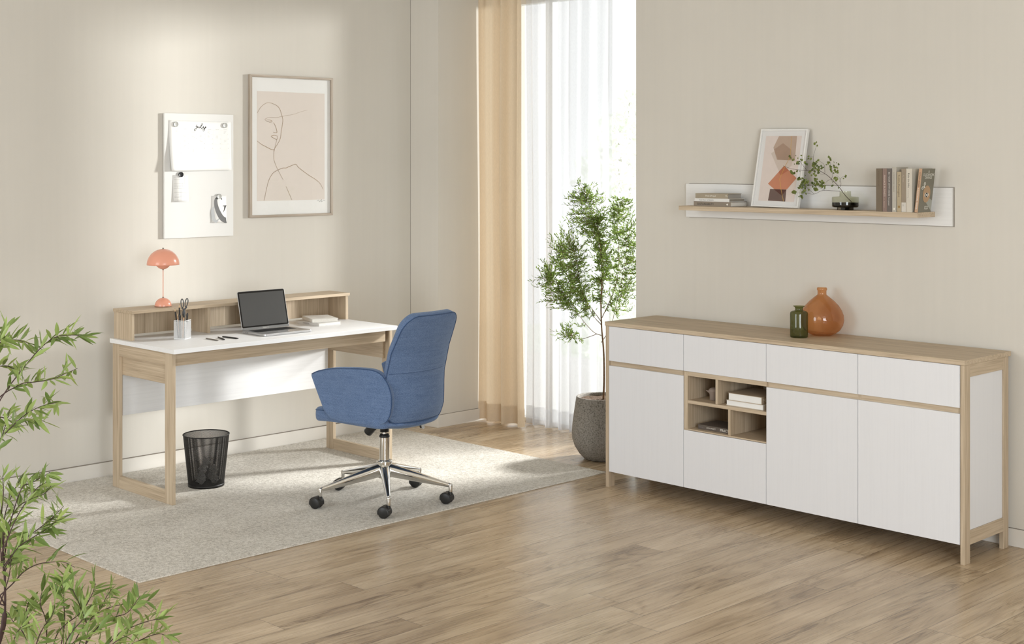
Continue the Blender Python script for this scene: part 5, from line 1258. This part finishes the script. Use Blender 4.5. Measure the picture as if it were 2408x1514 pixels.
# ------------------------------------------------------------------ willow-like plant near the camera, lower left
def fr3(px, py, d=3.0): return FW * d + RT * ((px - 1204) / F_PX * d) + Vector((0, 0, 1.7 + (HOR - py) / F_PX * d))
FB = fr3(-120, 2000, 3.05); FB.z = 0
fp = thing('potted_willow', 'leafy green willow like plant in the lower left foreground', 'plant', tuple(FB))
MB().lathe([(0.0, 0.0), (0.13, 0.0), (0.145, 0.01), (0.175, 0.34), (0.172, 0.345), (0.165, 0.345), (0.162, 0.31), (0.0, 0.31)], 48).build('pot', M_CONC, fp, smooth=True)
MB().lathe([(0.0, 0.318), (0.164, 0.312)], 48).build('soil', M_SOIL, fp)
def fl(px, py, d=3.0): return fr3(px, py, d) - FB
base = fl(-118, 1860, 3.05)
stems = [  # (points, first leafy fraction)
    ([(-60, 1120), (-10, 960), (70, 847), (113, 803), (140, 790), (176, 788), (202, 792)], 3.02, 0.30),
    ([(-70, 1000), (0, 933), (30, 913), (55, 901), (83, 898), (120, 892), (150, 880), (182, 866)], 2.98, 0.22),
    ([(-60, 1100), (0, 1032), (30, 1001), (58, 976), (83, 961), (110, 951), (138, 945)], 2.94, 0.20),
    ([(-60, 900), (-20, 830), (0, 806), (20, 799), (45, 800), (70, 808)], 3.05, 0.25),
    ([(-70, 1000), (-20, 880), (10, 860), (40, 872), (52, 884)], 3.06, 0.3),
    ([(-60, 1060), (-10, 985), (30, 990), (70, 985), (105, 990)], 3.0, 0.3),
    ([(-50, 1110), (-10, 1060), (10, 1010), (24, 960)], 2.98, 0.3),
    ([(-60, 960), (-10, 760 + 60), (8, 790), (14, 768)], 3.02, 0.4),
    ([(8, 1310), (12, 1250), (40, 1195), (70, 1175), (105, 1160), (120, 1142)], 2.96, 0.1), ([(8, 1330), (22, 1240), (50, 1150), (75, 1135), (118, 1110)], 3.0, 0.2),
    ([(10, 1330), (50, 1275), (95, 1240), (125, 1215), (150, 1190)], 2.95, 0.1), ([(6, 1320), (10, 1220), (30, 1160), (55, 1115)], 3.03, 0.15), ([(4, 1330), (0, 1250), (8, 1160), (6, 1118)], 3.0, 0.15),
    ([(8, 1340), (40, 1290), (80, 1262), (115, 1240), (135, 1222)], 2.9, 0.1), ([(8, 1350), (30, 1310), (50, 1290), (72, 1280)], 2.95, 0.1), ([(5, 1300), (40, 1215), (85, 1150), (108, 1135)], 2.93, 0.1),
    ([(0, 1400), (30, 1372), (55, 1345), (85, 1328), (115, 1322), (150, 1322), (176, 1334)], 2.98, 0.15), ([(0, 1420), (20, 1360), (25, 1325), (30, 1310)], 3.0, 0.2),
    ([(150, 1640), (205, 1500), (190, 1430), (175, 1395), (165, 1372)], 2.95, 0.25), ([(160, 1600), (200, 1478), (232, 1440), (290, 1420), (352, 1412)], 3.0, 0.3),
    ([(140, 1640), (180, 1500), (230, 1440), (252, 1400), (262, 1385)], 3.05, 0.3), ([(120, 1640), (150, 1480), (150, 1420), (148, 1385), (146, 1362)], 2.92, 0.2),
    ([(100, 1640), (110, 1480), (95, 1420), (100, 1385)], 3.0, 0.2), ([(80, 1640), (70, 1480), (62, 1440), (68, 1410)], 3.02, 0.2), ([(90, 1620), (60, 1500), (30, 1460), (20, 1440)], 3.0, 0.2),
    ([(180, 1640), (250, 1520), (300, 1480), (350, 1460), (385, 1455)], 2.96, 0.2), ([(200, 1660), (280, 1540), (330, 1505), (375, 1490), (398, 1503)], 3.0, 0.2), ([(150, 1640), (210, 1500), (260, 1455), (300, 1440), (330, 1400)], 2.9, 0.2),
    ([(120, 1640), (130, 1500), (190, 1440), (215, 1400), (225, 1372)], 2.93, 0.2), ([(120, 1600), (160, 1500), (200, 1450), (215, 1420)], 2.85, 0.2), ([(60, 1620), (90, 1500), (125, 1440), (128, 1400)], 2.88, 0.2),
    ([(170, 1640), (220, 1560), (270, 1510), (310, 1490)], 2.88, 0.1), ([(100, 1620), (140, 1540), (190, 1500), (240, 1480)], 2.84, 0.1), ([(30, 1620), (30, 1520), (45, 1480), (60, 1470)], 2.9, 0.1)]
wd = MB(); lf = MB(); rn = random.Random(21)
hubs = {0: fl(-80, 1250, 3.02), 1: fl(12, 1424, 3.0), 2: fl(90, 1700, 3.0)}
wd.tube(pts_curve([Vector((0, 0, 0.31)), base, fl(-110, 1500, 3.03), hubs[0], fl(-70, 1000, 3.0), fl(-60, 880, 3.02)], 6), 0.006, 8)
wd.tube(pts_curve([Vector((0.02, 0, 0.31)), fl(-60, 1700, 3.02), fl(0, 1500, 3.0), fl(9, 1460, 3.0), hubs[1], fl(11, 1352, 3.0), fl(8, 1310, 3.0)], 6), [0.0055] * 22 + [0.0025] * 15, 8)
wd.tube(pts_curve([Vector((0.03, -0.02, 0.31)), fl(0, 1820, 3.02), hubs[2]], 6), 0.006, 8)
for L, d, f0 in stems:
    Pp = pts_curve([fl(x, y, d + 0.04 * math.sin(i * 2.1 + x)) for i, (x, y) in enumerate(L)], 6)
    hb = min((hubs[0], hubs[1], hubs[2], fl(-70, 1000, 3.0), fl(8, 1320, 3.0)), key=lambda q: (q - Pp[0]).length)
    wd.tube(pts_curve([hb, Pp[0]], 3), 0.0016, 5); wd.tube(Pp, [0.0015 * (1 - 0.65 * i / len(Pp)) for i in range(len(Pp))], 5)
    N = len(Pp); ln = sum((Pp[i + 1] - Pp[i]).length for i in range(N - 1)); nl = max(5, int(ln * (1 - f0) / 0.0080))
    for k in range(nl):
        t = f0 + (1 - f0) * (k + rn.uniform(0, 0.5)) / nl; f = min(t, 0.999) * (N - 1); i = int(f); p = Pp[i].lerp(Pp[i + 1], f - i); dr = (Pp[i + 1] - Pp[i]).normalized()
        o_ = Vector((rn.gauss(0, 1), rn.gauss(0, 1), rn.gauss(0, 1))); o_ = (o_ - dr * o_.dot(dr)).normalized()
        dd = (dr * rn.uniform(0.5, 1.2) + o_ * 0.9 + Vector((0, 0, rn.uniform(-0.15, 0.45)))).normalized(); nm = (Vector((0, 0, 1)) + Vector((rn.gauss(0, .8), rn.gauss(0, .8), rn.gauss(0, .4)))).normalized()
        lf.leaf(p, dd, nm, rn.uniform(0.030, 0.054), rn.uniform(0.0068, 0.0098), rn.uniform(-0.1, 0.3))
wd.build('stems', M_BARKD, fp, smooth=True); lf.build('foliage', M_LEAF2, fp, smooth=True)

# ------------------------------------------------------------------ garden trees far outside the window
rn = random.Random(4); M_PALEB = mat('whitened_bark', srgb(214, 210, 200), 0.9, nscale=5)  # bark whitened as well, washed-out daylight put into its colour
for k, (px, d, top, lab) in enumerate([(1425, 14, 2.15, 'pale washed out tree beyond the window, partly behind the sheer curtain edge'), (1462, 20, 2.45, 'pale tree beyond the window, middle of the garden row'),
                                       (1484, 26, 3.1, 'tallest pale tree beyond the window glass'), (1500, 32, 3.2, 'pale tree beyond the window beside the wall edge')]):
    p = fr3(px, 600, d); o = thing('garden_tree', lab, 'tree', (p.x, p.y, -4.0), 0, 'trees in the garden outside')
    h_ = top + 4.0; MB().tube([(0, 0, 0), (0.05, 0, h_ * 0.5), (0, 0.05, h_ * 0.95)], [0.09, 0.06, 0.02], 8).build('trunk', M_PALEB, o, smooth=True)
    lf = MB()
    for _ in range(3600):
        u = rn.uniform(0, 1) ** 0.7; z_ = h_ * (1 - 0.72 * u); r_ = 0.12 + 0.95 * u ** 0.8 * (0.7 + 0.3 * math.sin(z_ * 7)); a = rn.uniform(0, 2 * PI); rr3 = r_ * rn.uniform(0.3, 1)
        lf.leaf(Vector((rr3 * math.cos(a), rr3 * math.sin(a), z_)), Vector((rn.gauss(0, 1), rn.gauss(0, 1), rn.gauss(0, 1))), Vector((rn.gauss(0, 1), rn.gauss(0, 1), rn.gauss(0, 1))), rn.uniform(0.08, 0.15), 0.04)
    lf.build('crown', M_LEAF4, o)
